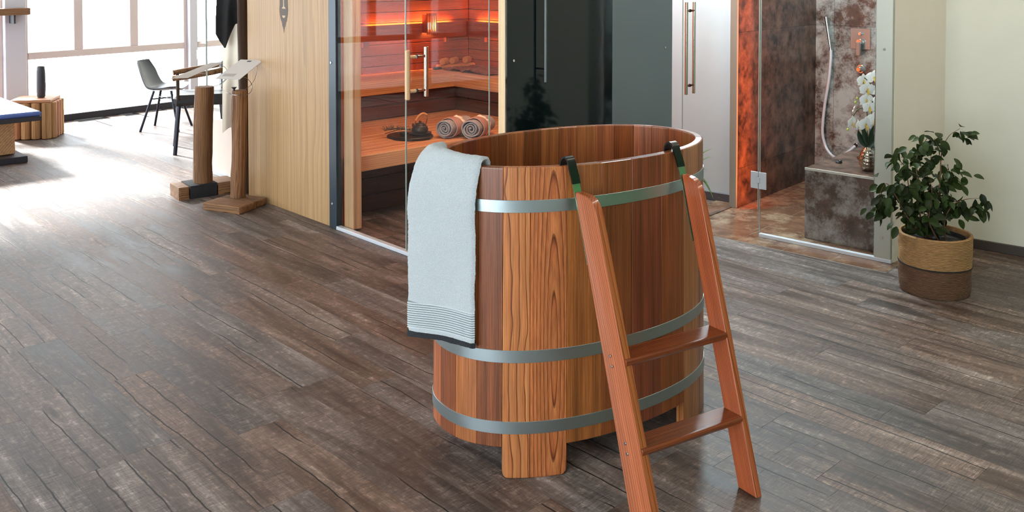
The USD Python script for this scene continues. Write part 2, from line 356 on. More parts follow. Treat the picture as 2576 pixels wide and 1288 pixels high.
plain("chair_shell", srgb(66, 68, 76), .35)
plain("chair_leg", srgb(44, 46, 58), .35, .6)
plain("card_white", srgb(226, 222, 220), .3)
plain("print_grey", srgb(192, 186, 184), .5)
plain("print_dark", srgb(120, 124, 134), .5)
plain("emblem_brown", srgb(86, 68, 52), .6, var=.3, vscale=120, stretch=(1, 1, .2))
plain("emblem_light", srgb(196, 170, 140), .6)
plain("wire_steel", srgb(150, 150, 152), .25, 1.0)
plain("soil", srgb(40, 32, 28), .9, bump=.01, scale=60, var=.4, vscale=60)
plain("basket_natural", srgb(164, 124, 80), .75, bump=.0025, scale=70, var=.38, vscale=34, stretch=(1, 1, 9))
plain("basket_dark", srgb(104, 72, 52), .75, bump=.0025, scale=70, var=.45, vscale=34, stretch=(1, 1, 9))
plain("basket_seam", srgb(36, 30, 28), .8, bump=.002, scale=90)
plain("twig", srgb(116, 80, 58), .7, var=.2, vscale=30)
plain("petal", srgb(246, 246, 242), .5, var=.03)
plain("petal_centre", srgb(226, 190, 70), .5)
plain("bud_green", srgb(168, 186, 70), .5)
plain("orchid_leaf", srgb(34, 56, 34), .3, var=.2, vscale=12)
plain("orchid_stem", srgb(58, 74, 36), .5)
plain("fern_leaf", srgb(92, 124, 62), .45, var=.25, vscale=30)
plain("silver_vase", srgb(200, 186, 170), .06, 1.0)
plain("copper", srgb(206, 130, 92), .2, 1.0)
plain("reed_black", srgb(30, 30, 32), .4)
def leaf_mat(name, col):
    n = {"g": ("attribute", {"attribute": "gc"}), "oi": ("object_info", {}), "v": ("map_range", {"from_min": 0., "from_max": 1., "to_min": .35, "to_max": 1.7}),
         "hs": ("hsv", {"fac": 1.0, "hue": .5, "saturation": 1.0, "color": col}),
         "p": ("principled_bsdf", {"roughness": .48, "specular_ior_level": .25}), "t": ("translucent_bsdf", {"color": tuple(c * 1.6 for c in col)}), "mx": ("mix_closure", {"fac": .22})}
    l = [("oi.random", "v.value"), ("v.result", "hs.value"), ("hs.color", "p.base_color"), ("p.BSDF", "mx.closure1"), ("t.BSDF", "mx.closure2")]
    mat(name, n, l, "mx.closure")
leaf_mat("ficus_leaf", srgb(43, 58, 24))
def glass(name, tint=(1, 1, 1), k=1.0, rough=.0):
    n = {"f": ("layer_weight", {"blend": .5}), "p5": ("math", {"math_type": "power", "value2": 4.0}), "s": ("math", {"math_type": "multiply_add", "value2": .85 * k, "value3": .03 * k}), "t": ("transparent_bsdf", {"color": tint}), "g": ("glossy_bsdf", {"color": (1, 1, 1), "roughness": rough}), "m": ("mix_closure", {})}
    mat(name, n, [("f.facing", "p5.value1"), ("p5.value", "s.value1"), ("s.value", "m.fac"), ("t.BSDF", "m.closure1"), ("g.BSDF", "m.closure2")], "m.closure")
glass("clear_glass", (.975, .985, .98), .17)
glass("window_glass", (.97, .985, .99), .6)
plain("glass_edge", srgb(176, 196, 190), .15, .2)
def emit(name, color, strength):
    mat(name, {"e": ("emission", {"color": color, "strength": strength})}, [], "e.emission")
emit("led_red", (1, .12, .06), 62.0)
emit("led_amber", (1, .30, .06), 66.0)
emit("bulb", (1, .66, .24), 90.0)

# oxidised metal tile: brown ground, pale grey-blue bloom in ragged blotches
def tile_mat(name, base, dark, pale, t0, t1, rough=.28, r0=.35, r1=.62):
    n = {"geo": ("geometry", {}), "n1": ("noise_texture", {"scale": 3.2, "detail": 8, "roughness": .68}), "n2": ("noise_texture", {"scale": 9., "detail": 6, "roughness": .7}),
         "n3": ("noise_texture", {"scale": 70., "detail": 4, "roughness": .7}),
         "ad": ("math", {"math_type": "multiply_add", "value2": .45}), "ad2": ("math", {"math_type": "multiply_add", "value2": .22}),
         "r1": ("rgb_ramp", {"ramp": [(t0, (0, 0, 0)), (t1, (1, 1, 1))]}), "r2": ("rgb_ramp", {"ramp": [(r0, dark), (r1, base)]}),
         "mx": ("mix_color", {"blend_type": "mix", "b": pale}), "p": ("principled_bsdf", {"roughness": rough, "specular_ior_level": .5})}
    l = [("geo.position", "n1.vector"), ("geo.position", "n2.vector"), ("geo.position", "n3.vector"), ("n2.fac", "ad.value1"), ("n1.fac", "ad.value3"), ("n3.fac", "ad2.value1"), ("ad.value", "ad2.value3"),
         ("ad2.value", "r1.fac"), ("r1.color", "mx.fac"), ("n2.fac", "r2.fac"), ("r2.color", "mx.a"), ("mx.result", "p.base_color")]
    mat(name, n, l)
tile_mat("oxide_tile", srgb(98, 80, 70), srgb(60, 49, 44), srgb(168, 182, 180), .74, .93)
tile_mat("bench_tile", srgb(104, 82, 70), srgb(74, 58, 50), srgb(158, 152, 148), .79, .98)
tile_mat("oxide_tile_brown", srgb(108, 84, 70), srgb(38, 30, 27), srgb(150, 140, 130), 1.0, 1.2, r0=.38, r1=.64)
tile_mat("floor_tile", srgb(120, 88, 68), srgb(92, 64, 48), srgb(170, 150, 126), .82, 1.1, .22)
plain("tile_edge", srgb(206, 200, 190), .3, .2)

# rustic vinyl plank: grey-brown, long cracks, saw marks across, pale scuffs, knots
def plank_mat():
    N, L = {"g": ("attribute", {"attribute": "gc"}), "oi": ("object_info", {})}, []
    def noise(k, sc, **kw):
        N["m" + k] = ("mapping", {"scale": sc}); N["n" + k] = ("noise_texture", {"scale": 1.0, **kw}); L.extend([("g.vector", f"m{k}.vector"), (f"m{k}.vector", f"n{k}.vector")]); return f"n{k}.fac"
    def ramp(k, src, stops): N["r" + k] = ("rgb_ramp", {"ramp": [(p, (c,) * 3 if np.ndim(c) == 0 else c) for p, c in stops]}); L.append((src, f"r{k}.fac")); return f"r{k}.color"
    def mix(k, a, b, fac, kind="multiply"):
        N[k] = ("mix_color", {"blend_type": kind, "use_clamp": False, **({} if isinstance(fac, str) else {"fac": fac}), **({} if isinstance(b, str) else {"b": b})})
        L.append((a, k + ".a")); isinstance(b, str) and L.append((b, k + ".b")); isinstance(fac, str) and L.append((fac, k + ".fac")); return k + ".result"
    def math_(k, kind, a, b=None, c=None):
        N[k] = ("math", {"math_type": kind, **{f"value{i + 1}": x for i, x in enumerate((a, b, c)) if x is not None and not isinstance(x, str)}})
        for i, x in enumerate((a, b, c)):
            if isinstance(x, str): L.append((x, f"{k}.value{i + 1}"))
        return k + ".value"
    base = ramp("b", noise("b", (9, 1, 1.1), detail=6, roughness=.62, distortion=.5), [(.28, srgb(54, 44, 40)), (.43, srgb(88, 75, 69)), (.58, srgb(118, 104, 97)), (.78, srgb(162, 149, 142))])
    patch = ramp("p", noise("p", (5, 1, 3.5), detail=4, roughness=.6), [(.34, 0), (.54, 1)])
    saw = noise("s", (22, 1, 300), detail=3, roughness=.65)
    col = mix("x1", base, ramp("s", saw, [(.30, .42), (.46, .92), (.58, 1.1), (.75, 1.8)]), patch)
    col = mix("x2", col, ramp("f", noise("f", (330, 1, 14), detail=2), [(.3, .78), (.7, 1.2)]), 1.0)
    col = mix("x5", col, ramp("u", noise("u", (46, 1, 30), detail=5, roughness=.7), [(.48, .90), (.58, 1.12), (.70, 2.05)]), 1.0)
    N["vk"] = ("voronoi_texture", {"scale": 1.0}); N["mk"] = ("mapping", {"scale": (6.5, 0, 1.5)}); L.extend([("g.vector", "mk.vector"), ("mk.vector", "vk.vector")])
    col = mix("x4", col, ramp("k", "vk.distance", [(0, .35), (.05, .5), (.11, .95), (.13, .80), (.16, 1.0)]), .8)
    N["v"] = ("map_range", {"from_min": 0., "from_max": 1., "to_min": .86, "to_max": 1.10}); N["hs"] = ("hsv", {"fac": 1.0, "hue": .5})
    N["sm"] = ("map_range", {"from_min": 0., "from_max": 1., "to_min": .6, "to_max": 1.45})
    L.extend([("oi.random", "v.value"), ("v.result", "hs.value"), (math_("h2", "fraction", math_("h1", "multiply", "oi.random", 5.37)), "sm.value"), ("sm.result", "hs.saturation"), (col, "hs.color")])
    # long drying cracks: thin wandering lines along the board, broken up, with constant width
    N["xy"] = ("separate_xyz", {}); L.append(("g.vector", "xy.vector"))
    def crack(k, per, wob, w, sc, scm, t):
        a = math_("ca" + k, "multiply_add", noise("w" + k, sc, detail=4, roughness=.55), wob, "xy.x")
        d = math_("cd" + k, "absolute", math_("cc" + k, "subtract", math_("cb" + k, "fraction", math_("cx" + k, "divide", a, per)), .5))
        line = ramp("l" + k, d, [(0, 1), (w / per * .6, 1), (w / per, 0)])
        return math_("cm" + k, "multiply", line, ramp("m_" + k, noise("q" + k, scm, detail=2), [(t, 0), (t + .05, 1)]))
    c1 = crack("1", .09, .07, .0030, (2.5, 1, 1.9), (9, 1, 1.2), .49)
    c2 = crack("2", .031, .03, .0006, (4, 1, 3), (20, 1, 2.6), .57)
    za = math_("za", "multiply_add", noise("w3", (14, 1, 6), detail=3), .02, "xy.z")
    zd = math_("zd", "absolute", math_("zc", "subtract", math_("zb", "fraction", math_("zx", "divide", za, .23)), .5))
    c3 = math_("zm", "multiply", ramp("zl", zd, [(0, 1), (.0026, 1), (.0045, 0)]), ramp("zq", noise("q3", (13, 1, 2.2), detail=1), [(.55, 0), (.58, 1)]))
    cr = math_("cmax2", "maximum", math_("cmax", "maximum", c1, c2), math_("c3s", "multiply", c3, .7))
    N["x3"] = ("mix_color", {"blend_type": "mix", "b": srgb(20, 16, 16)}); L.extend([("hs.color", "x3.a"), (math_("cf", "multiply", cr, .97), "x3.fac")])
    # short nicks across the board
    N["b"] = ("bump", {"distance": .0006, "strength": .6}); N["ro"] = ("map_range", {"from_min": .3, "from_max": .7, "to_min": .42, "to_max": .60})
    N["p"] = ("principled_bsdf", {"specular_ior_level": .33})
    L.extend([(math_("bh", "multiply_add", cr, -2.0, saw), "b.height"), ("b.normal", "p.normal"), ("x3.result", "p.base_color"), ("nb.fac", "ro.value"), ("ro.result", "p.roughness")])
    mat("rustic_plank", N, L)
plank_mat()

# ================================================================== THE SETTING
# ---- floor: planks along the sauna front, the nearest 290 singly, the rest joined
PW, PL = .18, 1.25
def plank_grid():
    R = rng(3); out = []
    for r in range(-46, 46):
        off = R.uniform(0, PL)
        for c in range(-12, 12):
            out.append((c * PL + off, r * PW))
    return out
def in_tiles(p):                                  # the shower floor and its tiled threshold
    q = np.linalg.inv(SH) @ np.array([*p[:2], 0, 1.])
    return -.66 < q[0] < .97 and -.18 < q[1] < 1.9
floor = Thing("floor", "grey-brown rustic wood plank floor of the showroom", "floor", kind="structure")
PF = frame(np.array([0, 4., 0]), dA, dB)
near, far = [], []
for (x, y) in plank_grid():
    c = at(PF, x + PL / 2, y, 0)
    if not (-9.2 < c[0] < 5.2 and .4 < c[1] < 13.5): continue
    if (np.linalg.inv(FA) @ np.array([*c, 1.]))[1] > -.25: continue
    q = np.linalg.inv(SA) @ np.array([*c, 1.])
    if q[1] > .35 and -2.6 < q[0] < 1.1: pass      # below the sauna: still laid
    D = c[1]; u = 1288 + 2350 * c[0] / D; v = -80 + 2350 * 1.7 / D
    seen = -350 < u < 2930 and v < 1600 and v > 200
    sz = 1 / D ** 2 if seen else 0
    (near if seen else far).append((sz, x, y))
near.sort(reverse=True); far += near[280:]; near = near[:280]
def plank(x, y, k):
    R = rng(1000 + k); g = .0002
    return box((x + g, x + PL - g), (y - PW / 2 + g, y + PW / 2 - g), (-.008, 0.0), .0005).grain(0, (0, 0, 0)).goff((-y + R.uniform(-3, 3), R.uniform(-3, 3), R.uniform(-9, 9))).move(PF)
def tri_boxes(items):
    return cat([plank(x, y, int(abs(x * 977 + y * 3571)) % 99991) for _, x, y in items])
for _, x, y in near:
    floor.part("plank", plank(x, y, int(abs(x * 977 + y * 3571)) % 99991), "rustic_plank", smooth=None)
floor.part("plank_field", tri_boxes(far), "rustic_plank", smooth=None, kind="stuff", label="remaining planks of the floor further off")
from shapely.geometry import Polygon, box as sbox
_half = Polygon([at(FA, -40, .12, 0)[:2], at(FA, 40, .12, 0)[:2], at(FA, 40, -60, 0)[:2], at(FA, -40, -60, 0)[:2]])
_room = sbox(-14, -8, 12, 16).intersection(_half)
ROOM = np.array(_room.exterior.coords)[:-1]
floor.part("subfloor", prism(ROOM, -.06, -.0085), "dark_skirting", smooth=None)
# shower floor tiles on top of the planks (three rows by five)
ta = [-.66, -.36, -.06, .24, .54, .86]; tb = [-.178, .0, .30, .60, .9, 1.2, 1.5, 1.84]
for i in range(5):
    for j in range(7):
        floor.part("floor_tile", fb(SH, (ta[i] + .0012, ta[i + 1] - .0012), (tb[j] + .0012, tb[j + 1] - .0012), (.0, .005), .001), "floor_tile", smooth=None, label="brown stone-look shower floor tile" if i + j == 0 else None)
floor.part("tile_grout", fb(SH, (ta[0], ta[-1]), (tb[0], tb[-1]), (-.001, .0035)), "tile_edge", smooth=None)

# ---- ceiling and outer walls
t = Thing("ceiling", "white ceiling of the showroom with recessed downlights", "ceiling", kind="structure")
t.part("slab", prism(ROOM, 2.85, 2.95), "ceiling_paint", smooth=None)
for p, r in [((1.0, 2.6), .09), ((2.75, 4.7), .09), ((-1.2, 4.4), .09), ((.6, 1.0), .09), ((1.9, 3.5), .09), ((3.3, 3.5), .09), ((1.7, 5.0), .09), (at(SH, -.62, .40, 0)[:2], .12), (at(SH, .10, 1.30, 0)[:2], .08), (at(SH, .45, .30, 0)[:2], .08)]:
    t.part("downlight_ring", lathe([(r + .004, 2.838), (r + .02, 2.838), (r + .022, 2.849), (r + .004, 2.849), (r + .004, 2.838)], 32).shift(p[0], p[1], 0), "ceiling_paint")
t = Thing("wall_street", "pale wall behind the viewpoint with three large windows", "wall", kind="structure")
sx0 = [-7, -5.0, -2.6, 1.4, 3.8, 3.9, 6.3, 9]
for i in (0, 2, 4, 6):
    t.part("plaster", fb(SA, (sx0[i], sx0[i + 1]), (-6.62, -6.5), (0, 2.85)), "wall_paint", smooth=None)
for i in (1, 3, 5):
    t.part("plaster", fb(SA, (sx0[i], sx0[i + 1]), (-6.62, -6.5), (0, .25)), "wall_paint", smooth=None)
    t.part("plaster", fb(SA, (sx0[i], sx0[i + 1]), (-6.62, -6.5), (2.75, 2.85)), "wall_paint", smooth=None)
    w = Thing(f"window_{9 + (i + 1) // 2 }", ("left", "middle", "right")[i // 2] + " of the three large street windows behind the viewpoint", "window", base=at(SA, (sx0[i] + sx0[i + 1]) / 2, -6.56, .25), rz=AZ, kind="structure")
    x0, x1 = sx0[i], sx0[i + 1]
    w.part("pane", fb(SA, (x0 + .04, x1 - .04), (-6.565, -6.555), (.29, 2.71)), "window_glass", smooth=None)
    for q in ((x0, x0 + .04, .25, 2.75), (x1 - .04, x1, .25, 2.75), (x0 + .04, x1 - .04, .25, .29), (x0 + .04, x1 - .04, 2.71, 2.75)):
        w.part("frame_bar", fb(SA, q[:2], (-6.60, -6.52), q[2:], .003), "frame_paint", smooth=None)
t = Thing("wall_garden", "pale end wall with a bright green moss panel, right of the viewpoint", "wall", kind="structure")
t.part("plaster", fb(SA, (7.6, 7.75), (-6.5, 4), (0, 2.85)), "wall_paint", smooth=None)
t.part("moss_panel", fb(SA, (7.5, 7.6), (-.4, 2.5), (.2, 2.4), .02), "green_wall", smooth=None, label="bright green moss panel")

solo("wall_back", fb(SA, (-7, .9), (2.62, 2.72), (0, 2.85)), "wall_paint", "pale wall closing the room behind the sauna", "wall", smooth=None, kind="structure")
# window wall far left: bays between piers
bays = [-7.15, -5.0, -2.85, -.70, 1.45, 3.6]
tw = Thing("wall_window", "pale lilac-grey piers of the far window wall", "wall", kind="structure")
for t in bays:
    w = .215 if t < 1 else .10
    tw.part("pier", fb(FA, (t, t + w), (-.02, .22), (0, 2.85), .005), "pillar_paint", smooth=None)
tw.part("lintel", fb(FA, (-7.15, 3.6), (.0, .2), (2.62, 2.85), .004), "pillar_paint", smooth=None)
tw.part("wall_end", fb(FA, (-14, -7.15), (.0, .2), (0, 2.85)), "pillar_paint", smooth=None)
wl = ["leftmost floor-height window of the far wall, outside the view", "floor-height window left of the wide pale pier", "floor-height window left of the wide pale pier, seen at the left edge",
      "bright floor-height window with two mullions behind the shell chair", "bright floor-height window behind the hanging robes"]
for k in range(5):
    t0 = bays[k] + (.215 if bays[k] < 1 else .10); t1 = bays[k + 1]
    w = Thing(f"window_{k + 1}", wl[k], "window", base=at(FA, (t0 + t1) / 2, .1, 0), rz=FW, kind="structure")
    m = [t0 + (t1 - t0) * q for q in (.337, .667)]
    if k == 3: m = [.108, .764]
    fr = .045
    w.part("sill_rail", fb(FA, (t0, t1), (.05, .13), (0, .075), .004), "dark_edge", smooth=None, label="dark bottom rail")
    w.part("head_rail", fb(FA, (t0, t1), (.05, .13), (2.54, 2.62), .004), "frame_paint", smooth=None)
    w.part("jamb", fb(FA, (t0, t0 + fr), (.05, .13), (.075, 2.54), .004), "frame_paint", smooth=None)
    w.part("jamb", fb(FA, (t1 - fr, t1), (.05, .13), (.075, 2.54), .004), "frame_paint", smooth=None)
    w.part("transom", fb(FA, (t0 + fr, t1 - fr), (.045, .135), (.715, .79), .004), "frame_paint", smooth=None)
    for x in m:
        w.part("mullion", fb(FA, (x - .05, x + .05), (.05, .13), (.79, 2.54), .004), "frame_paint", smooth=None)
    xs = [t0 + fr, m[0] - .05, m[0] + .05, m[1] - .05, m[1] + .05, t1 - fr]
    w.part("pane", fb(FA, (t0 + fr, t1 - fr), (.085, .095), (.075, .715)), "window_glass", smooth=None)
    for q in range(3):
        w.part("pane", fb(FA, (xs[2 * q], xs[2 * q + 1]), (.085, .095), (.79, 2.54)), "window_glass", smooth=None)

# ---- recess on the right: side wall, right wall, skirting
K0, K1 = np.array([2.190, 5.327, 0]), np.array([2.672, 5.744, 0])
kd = (K1 - K0) / np.linalg.norm(K1 - K0); kn = np.array([-kd[1], kd[0], 0])
KF = frame(K0, kd, kn); kl = np.linalg.norm(K1 - K0)
solo("wall_recess", fb(KF, (0.0, kl + .1), (0, .10), (0, 2.85)), "warm_paint", "narrow cream wall between the steel post and the corner behind the plant", "wall", smooth=None, kind="structure")
rd = np.array([math.cos(math.radians(-39.2)), math.sin(math.radians(-39.2)), 0]); rn = np.array([-rd[1], rd[0], 0])
RF = frame(K1, rd, rn)
solo("wall_right", fb(RF, (-.05, 8.), (0, .1), (0, 2.85)), "wall_paint", "large pale cream wall at the right edge, behind the potted plant", "wall", smooth=None, kind="structure")
solo("baseboard_right", fb(RF, (0.0, 8.), (-.014, 0), (0, .058), .003), "dark_skirting", "dark skirting board at the foot of the right wall", "baseboard", smooth=None, kind="structure")
# white wall seen through the glass shower door
wd = np.array([math.cos(math.radians(-38)), math.sin(math.radians(-38)), 0]); WF = frame(np.array([1.52, 6.772, 0]), wd, np.array([-wd[1], wd[0], 0]))
solo("wall_white", fb(WF, (-1.5, .13), (0, .1), (0, 2.85)), "white_paint", "cool white wall seen through the glass shower door", "wall", smooth=None, kind="structure")
solo("baseboard_white", fb(WF, (-1.5, .10), (-.014, 0), (0, .062), .003), "grey_baseboard", "grey skirting at the foot of the white wall behind the shower door", "baseboard", smooth=None, kind="structure")

# ================================================================== SAUNA CABIN
HT = 2.15
def screw(th, M, x, y, z, axis, parent=None, r=.008, m="chrome"):
    p = np.array([x, y, z]); d = np.zeros(3); d["xyz".index(axis[1])] = -1 if axis[0] == "-" else 1
    return th.part("screw", cyl(at(M, *p), at(M, *(p + d * .004)), r, 14, .0012), m, label="small round steel screw head", parent=parent)
t = Thing("wall_oak", "light oak panel wall with a dark printed emblem, left of the sauna glass", "wall", base=at(SA, -.57, 0, 0), rz=AZ, kind="structure")
xs = [-1.137, -.86, -.58, -.30, -.004]
for i in range(4):
    t.part("oak_board", fb(SA, (xs[i] + .0002, xs[i + 1] - .0002), (0, .09), (0, 2.3), .0006, 2, (.12 * i, .35, i * 1.7)), "oak_panel", smooth=None)
# emblem: an engraved bearded face, dark brown on the oak
def emb(poly, d=.0008, y=0.):
    p = np.asarray(poly, float)
    return prism(p, 0, d).move(SA @ tr(-.60, y, 0) @ rot([1, 0, 0], 90))
ex = lambda u: (u - 580) * .00031; ez = lambda v: 1.477 - v * .000213
face = [(400, -900), (330, -700), (360, -420), (390, -200), (400, 0), (398, 180), (385, 330), (402, 480), (430, 590), (462, 700), (478, 690), (505, 790), (520, 880), (538, 870), (560, 980), (583, 1080), (604, 970), (628, 860), (652, 880), (668, 760), (690, 690), (712, 710), (728, 600), (756, 480), (776, 330), (765, 180), (758, 0), (770, -200), (800, -420), (830, -700), (760, -900), (640, -980), (520, -980)]
E_ = t.part("emblem", emb([(ex(u), ez(v)) for u, v in face]), "emblem_brown", smooth=None, label="dark engraved bearded face emblem")
for poly in ([(552, -120), (605, -120), (600, 100), (606, 210), (655, 250), (668, 285), (500, 285), (512, 250), (560, 210), (560, 100)],
             [(508, 500), (545, 512), (580, 505), (620, 512), (655, 498), (640, 560), (600, 590), (560, 590), (525, 560)],
             [(440, -190), (540, -170), (530, -120), (460, -130)], [(620, -170), (720, -190), (700, -130), (630, -120)]):
    t.part("emblem_highlight", emb([(ex(u), ez(v)) for u, v in poly], .0008, -.0008), "emblem_light", smooth=None, parent=E_, label="pale part of the emblem face")

t = Thing("trim_1", "blue-black steel channel at the left edge of the sauna glass", "trim", base=at(SA, .04, 0, 0), rz=AZ, kind="structure")
t.part("channel", fb(SA, (-.003, .082), (-.014, .028), (0, HT), .002), "blue_black_steel")
screw(t, SA, .028, -.014, 1.085, "-y"); screw(t, SA, .034, -.014, .16, "-y")
solo("trim_2", fb(SA, (.10, .205), (.034, .10), (.012, HT), .003, 2, (.3, .05, 0)), "post_wood", "pale pine post behind the left edge of the sauna glass", "post", kind="structure")
solo("trim_3", fb(SA, (1.641, 1.697), (-.012, .08), (0, HT), .003, 2, (.2, .4, 0)), "pale_pine", "pale pine post between the sauna glass and the dark glass panel", "post", kind="structure")
solo("trim_4", fb(SA, (.083, 1.64), (-.018, .020), (0.0, .022), .002), "white_strip", "pale metal sill strip under the sauna glass", "sill", kind="structure")
solo("trim_5", fb(SA, (-.003, 1.697), (-.012, .08), (HT, HT + .2), .003, 0), "pale_pine", "pale pine header above the sauna glass, out of view", "header", kind="structure")
w = Thing("window_6", "clear fixed glass pane of the sauna front, left of its door", "window", base=at(SA, .45, 0, 0), rz=AZ, kind="structure")
w.part("pane", fb(SA, (.084, .8165), (-.004, .004), (.022, HT)), "clear_glass", smooth=None)
w.part("polished_edge", fb(SA, (.8165, .8185), (-.004, .004), (.022, HT)), "glass_edge", smooth=None)
w = Thing("window_7", "narrow clear glass pane of the sauna front, right of its door", "window", base=at(SA, 1.6, 0, 0), rz=AZ, kind="structure")
w.part("pane", fb(SA, (1.559, 1.641), (-.004, .004), (.022, HT)), "clear_glass", smooth=None)
w.part("polished_edge", fb(SA, (1.557, 1.559), (-.004, .004), (.022, HT)), "glass_edge", smooth=None)
d = Thing("door_1", "clear glass sauna door with one wooden and one steel bar handle", "door", base=at(SA, 1.19, 0, 0), rz=AZ, kind="structure")
d.part("pane", fb(SA, (.822, 1.553), (-.004, .004), (.026, HT)), "clear_glass", smooth=None)
d.part("polished_edge", fb(SA, (.820, .822), (-.004, .004), (.026, HT)), "glass_edge", smooth=None)
wb = d.part("wooden_handle_bar", cyl(at(SA, .918, -.062, .937), at(SA, .918, -.062, 1.226), .0155, 24, .004).grain(2), "pale_pine", label="pale wooden handle bar on the outer side")
sb = d.part("steel_handle_bar", cyl(at(SA, .918, .075, .945), at(SA, .918, .075, 1.24), .0135, 24, .002), "bright_steel", label="bright steel handle bar on the inner side")
for z in (.985, 1.185):
    d.part("wooden_standoff", cyl(at(SA, .918, -.05, z), at(SA, .918, -.004, z), .0105, 16, .002), "pale_pine", parent=wb)
    d.part("steel_standoff", cyl(at(SA, .918, .004, z), at(SA, .918, .065, z), .0085, 16, .001), "chrome", parent=sb)
    d.part("washer", cyl(at(SA, .918, .004, z), at(SA, .918, .009, z), .0125, 16, .001), "black_rubber", parent=sb)

# interior cladding: horizontal boards, one by one
SW, SB = -1.42, 2.40
def cladding(name, label, M, x0, x1, y0, seed, hide=()):
    th = Thing(name, label, "wall", kind="structure"); R = rng(seed); h = .094
    for i in range(23):
        z = i * h
        th.part("cladding_board", fb(M, (x0, x1), (y0, y0 + .016), (z + .003, z + h - .001), .003, 0, (R.uniform(.05, .4), R.uniform(.02, .2), R.uniform(0, 9))), "cedar_cladding", smooth=None)
    th.part("backing", fb(M, (x0 - .02, x1 + .02), (y0 + .016, y0 + .05), (0, 2.16)), "dark_timber", smooth=None)
    return th
LEFTW = SA @ tr(SW, 0, 0) @ rot([0, 0, 1], 90)     # x runs along dB, y away from the room
wsl = cladding("wall_sauna_side", "reddish cedar board wall on the left inside the sauna", LEFTW, .10, SB, 0.0, 5)
BACKW = SA @ tr(0, SB, 0)
wsb = cladding("wall_sauna_back", "reddish cedar board wall at the back of the sauna", BACKW, SW, .95, 0.0, 6)
th = Thing("wall_sauna_right", "cedar wall on the right inside the sauna, hidden behind the dark panel", "wall", kind="structure")
th.part("cladding", fb(SA, (1.60, 1.66), (.08, 1.36), (0, 2.16), 0, 1), "cedar_cladding", smooth=None)
th.part("cladding", fb(SA, (.93, 1.66), (1.36, 1.40), (0, 2.16), 0, 0), "cedar_cladding", smooth=None)
th.part("cladding", fb(SA, (.93, .97), (1.40, SB), (0, 2.16), 0, 1), "cedar_cladding", smooth=None)
solo("wall_sauna_front", fb(SA, (SW - .05, -.01), (.095, .12), (0, 2.16), 0, 2), "cedar_cladding", "inner cladding of the sauna behind the oak panel", "wall", smooth=None, kind="structure")
solo("trim_6", cat(fb(SA, (SW - .06, .98), (.0, SB + .06), (2.16, 2.22)), fb(SA, (.98, 1.697), (.0, 1.40), (2.16, 2.22))), "pale_pine", "flat roof of the sauna cabin, out of view", "roof", smooth=None, kind="structure")

def bench_top(th, M, xr, yr, z, n, along, seed):
    R = rng(seed)
    lo, hi = (yr if along == 0 else xr); w = (hi - lo) / n
    for i in range(n):
        a = (lo + i * w + .004, lo + (i + 1) * w - .004)
        th.part("slat", fb(M, xr if along == 0 else a, a if along == 0 else yr, (z - .026, z), .003, along, (R.uniform(.05, .3), R.uniform(.03, .2), R.uniform(0, 9))), "bench_wood", smooth=None)
UB, LB = .79, .462
th = Thing("sauna_bench", "upper corner bench of pale wood running along two sauna walls", "bench", base=at(SA, -1.2, 1.4, 0), rz=AZ)
bench_top(th, SA, (SW, -.985), (.10, SB), UB, 6, 1, 11)
bench_top(th, SA, (-.985, .93), (1.87, SB), UB, 6, 0, 12)
th.part("fascia", fb(SA, (-.985, -.955), (.10, 1.87), (UB - .112, UB), .003, 1, (.3, .2, 0)), "bench_wood", label="deep front board of the left run", smooth=None)
th.part("fascia", fb(SA, (-.985, .93), (1.84, 1.87), (UB - .112, UB), .003, 0, (.2, .3, 4)), "bench_wood", label="deep front board of the back run", smooth=None)
for i in range(6):
    z = .0 + i * .114
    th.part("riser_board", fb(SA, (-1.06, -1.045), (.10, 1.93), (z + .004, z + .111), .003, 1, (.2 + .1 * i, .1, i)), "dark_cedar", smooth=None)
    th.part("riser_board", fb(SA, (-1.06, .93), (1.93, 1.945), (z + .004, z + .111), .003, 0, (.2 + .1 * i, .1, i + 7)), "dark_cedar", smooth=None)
th = Thing("sauna_bench", "lower slatted bench just behind the sauna glass, carrying the tray and rolled towels", "bench", base=at(SA, -.4, 1.0, 0), rz=AZ)
bench_top(th, SA, (-1.03, .085), (.11, 1.92), LB, 12, 1, 13)
th.part("fascia", fb(SA, (.087, .117), (.11, 1.92), (LB - .105, LB), .003, 1, (.25, .3, 0)), "bench_wood", smooth=None, label="deep front board")
for i in range(3):
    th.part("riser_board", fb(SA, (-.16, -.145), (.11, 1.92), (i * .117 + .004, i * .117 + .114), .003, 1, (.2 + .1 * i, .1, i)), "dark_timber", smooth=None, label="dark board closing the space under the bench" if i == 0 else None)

def backrest(th, label, M, x0, x1, sgn):
    b = th.part("backrest", fb(M, (x0, x1), (-.06, -.036), (1.068, 1.207), .003, 0, (.3, .2, sgn)), "cedar_cladding", smooth=None, label=label)
    for x in np.linspace(x0 + .2, x1 - .2, 3):
        th.part("bracket", fb(M, (x - .03, x + .03), (-.036, -.002), (1.02, 1.19), .002, 2), "cedar_cladding", smooth=None, parent=b)
backrest(wsl, "wide backrest board along the left sauna wall", LEFTW, .12, SB - .07, 1)
backrest(wsb, "wide backrest board along the back sauna wall", BACKW, SW + .04, .90, 2)
for k, (M, x0, x1, m, lab) in enumerate(((LEFTW, .12, 1.12, "led_red", "red light strip behind the left backrest, nearest the glass"), (LEFTW, 1.26, SB - .22, "led_amber", "amber light strip behind the left backrest, beside the wall lamp"), (BACKW, SW + .14, .90, "led_amber", "amber light strip behind the back wall backrest"))):
    solo("light_strip", fb(M, (x0, x1), (-.030, -.012), (1.188, 1.198), .001), m, lab, "light strip", smooth=None)
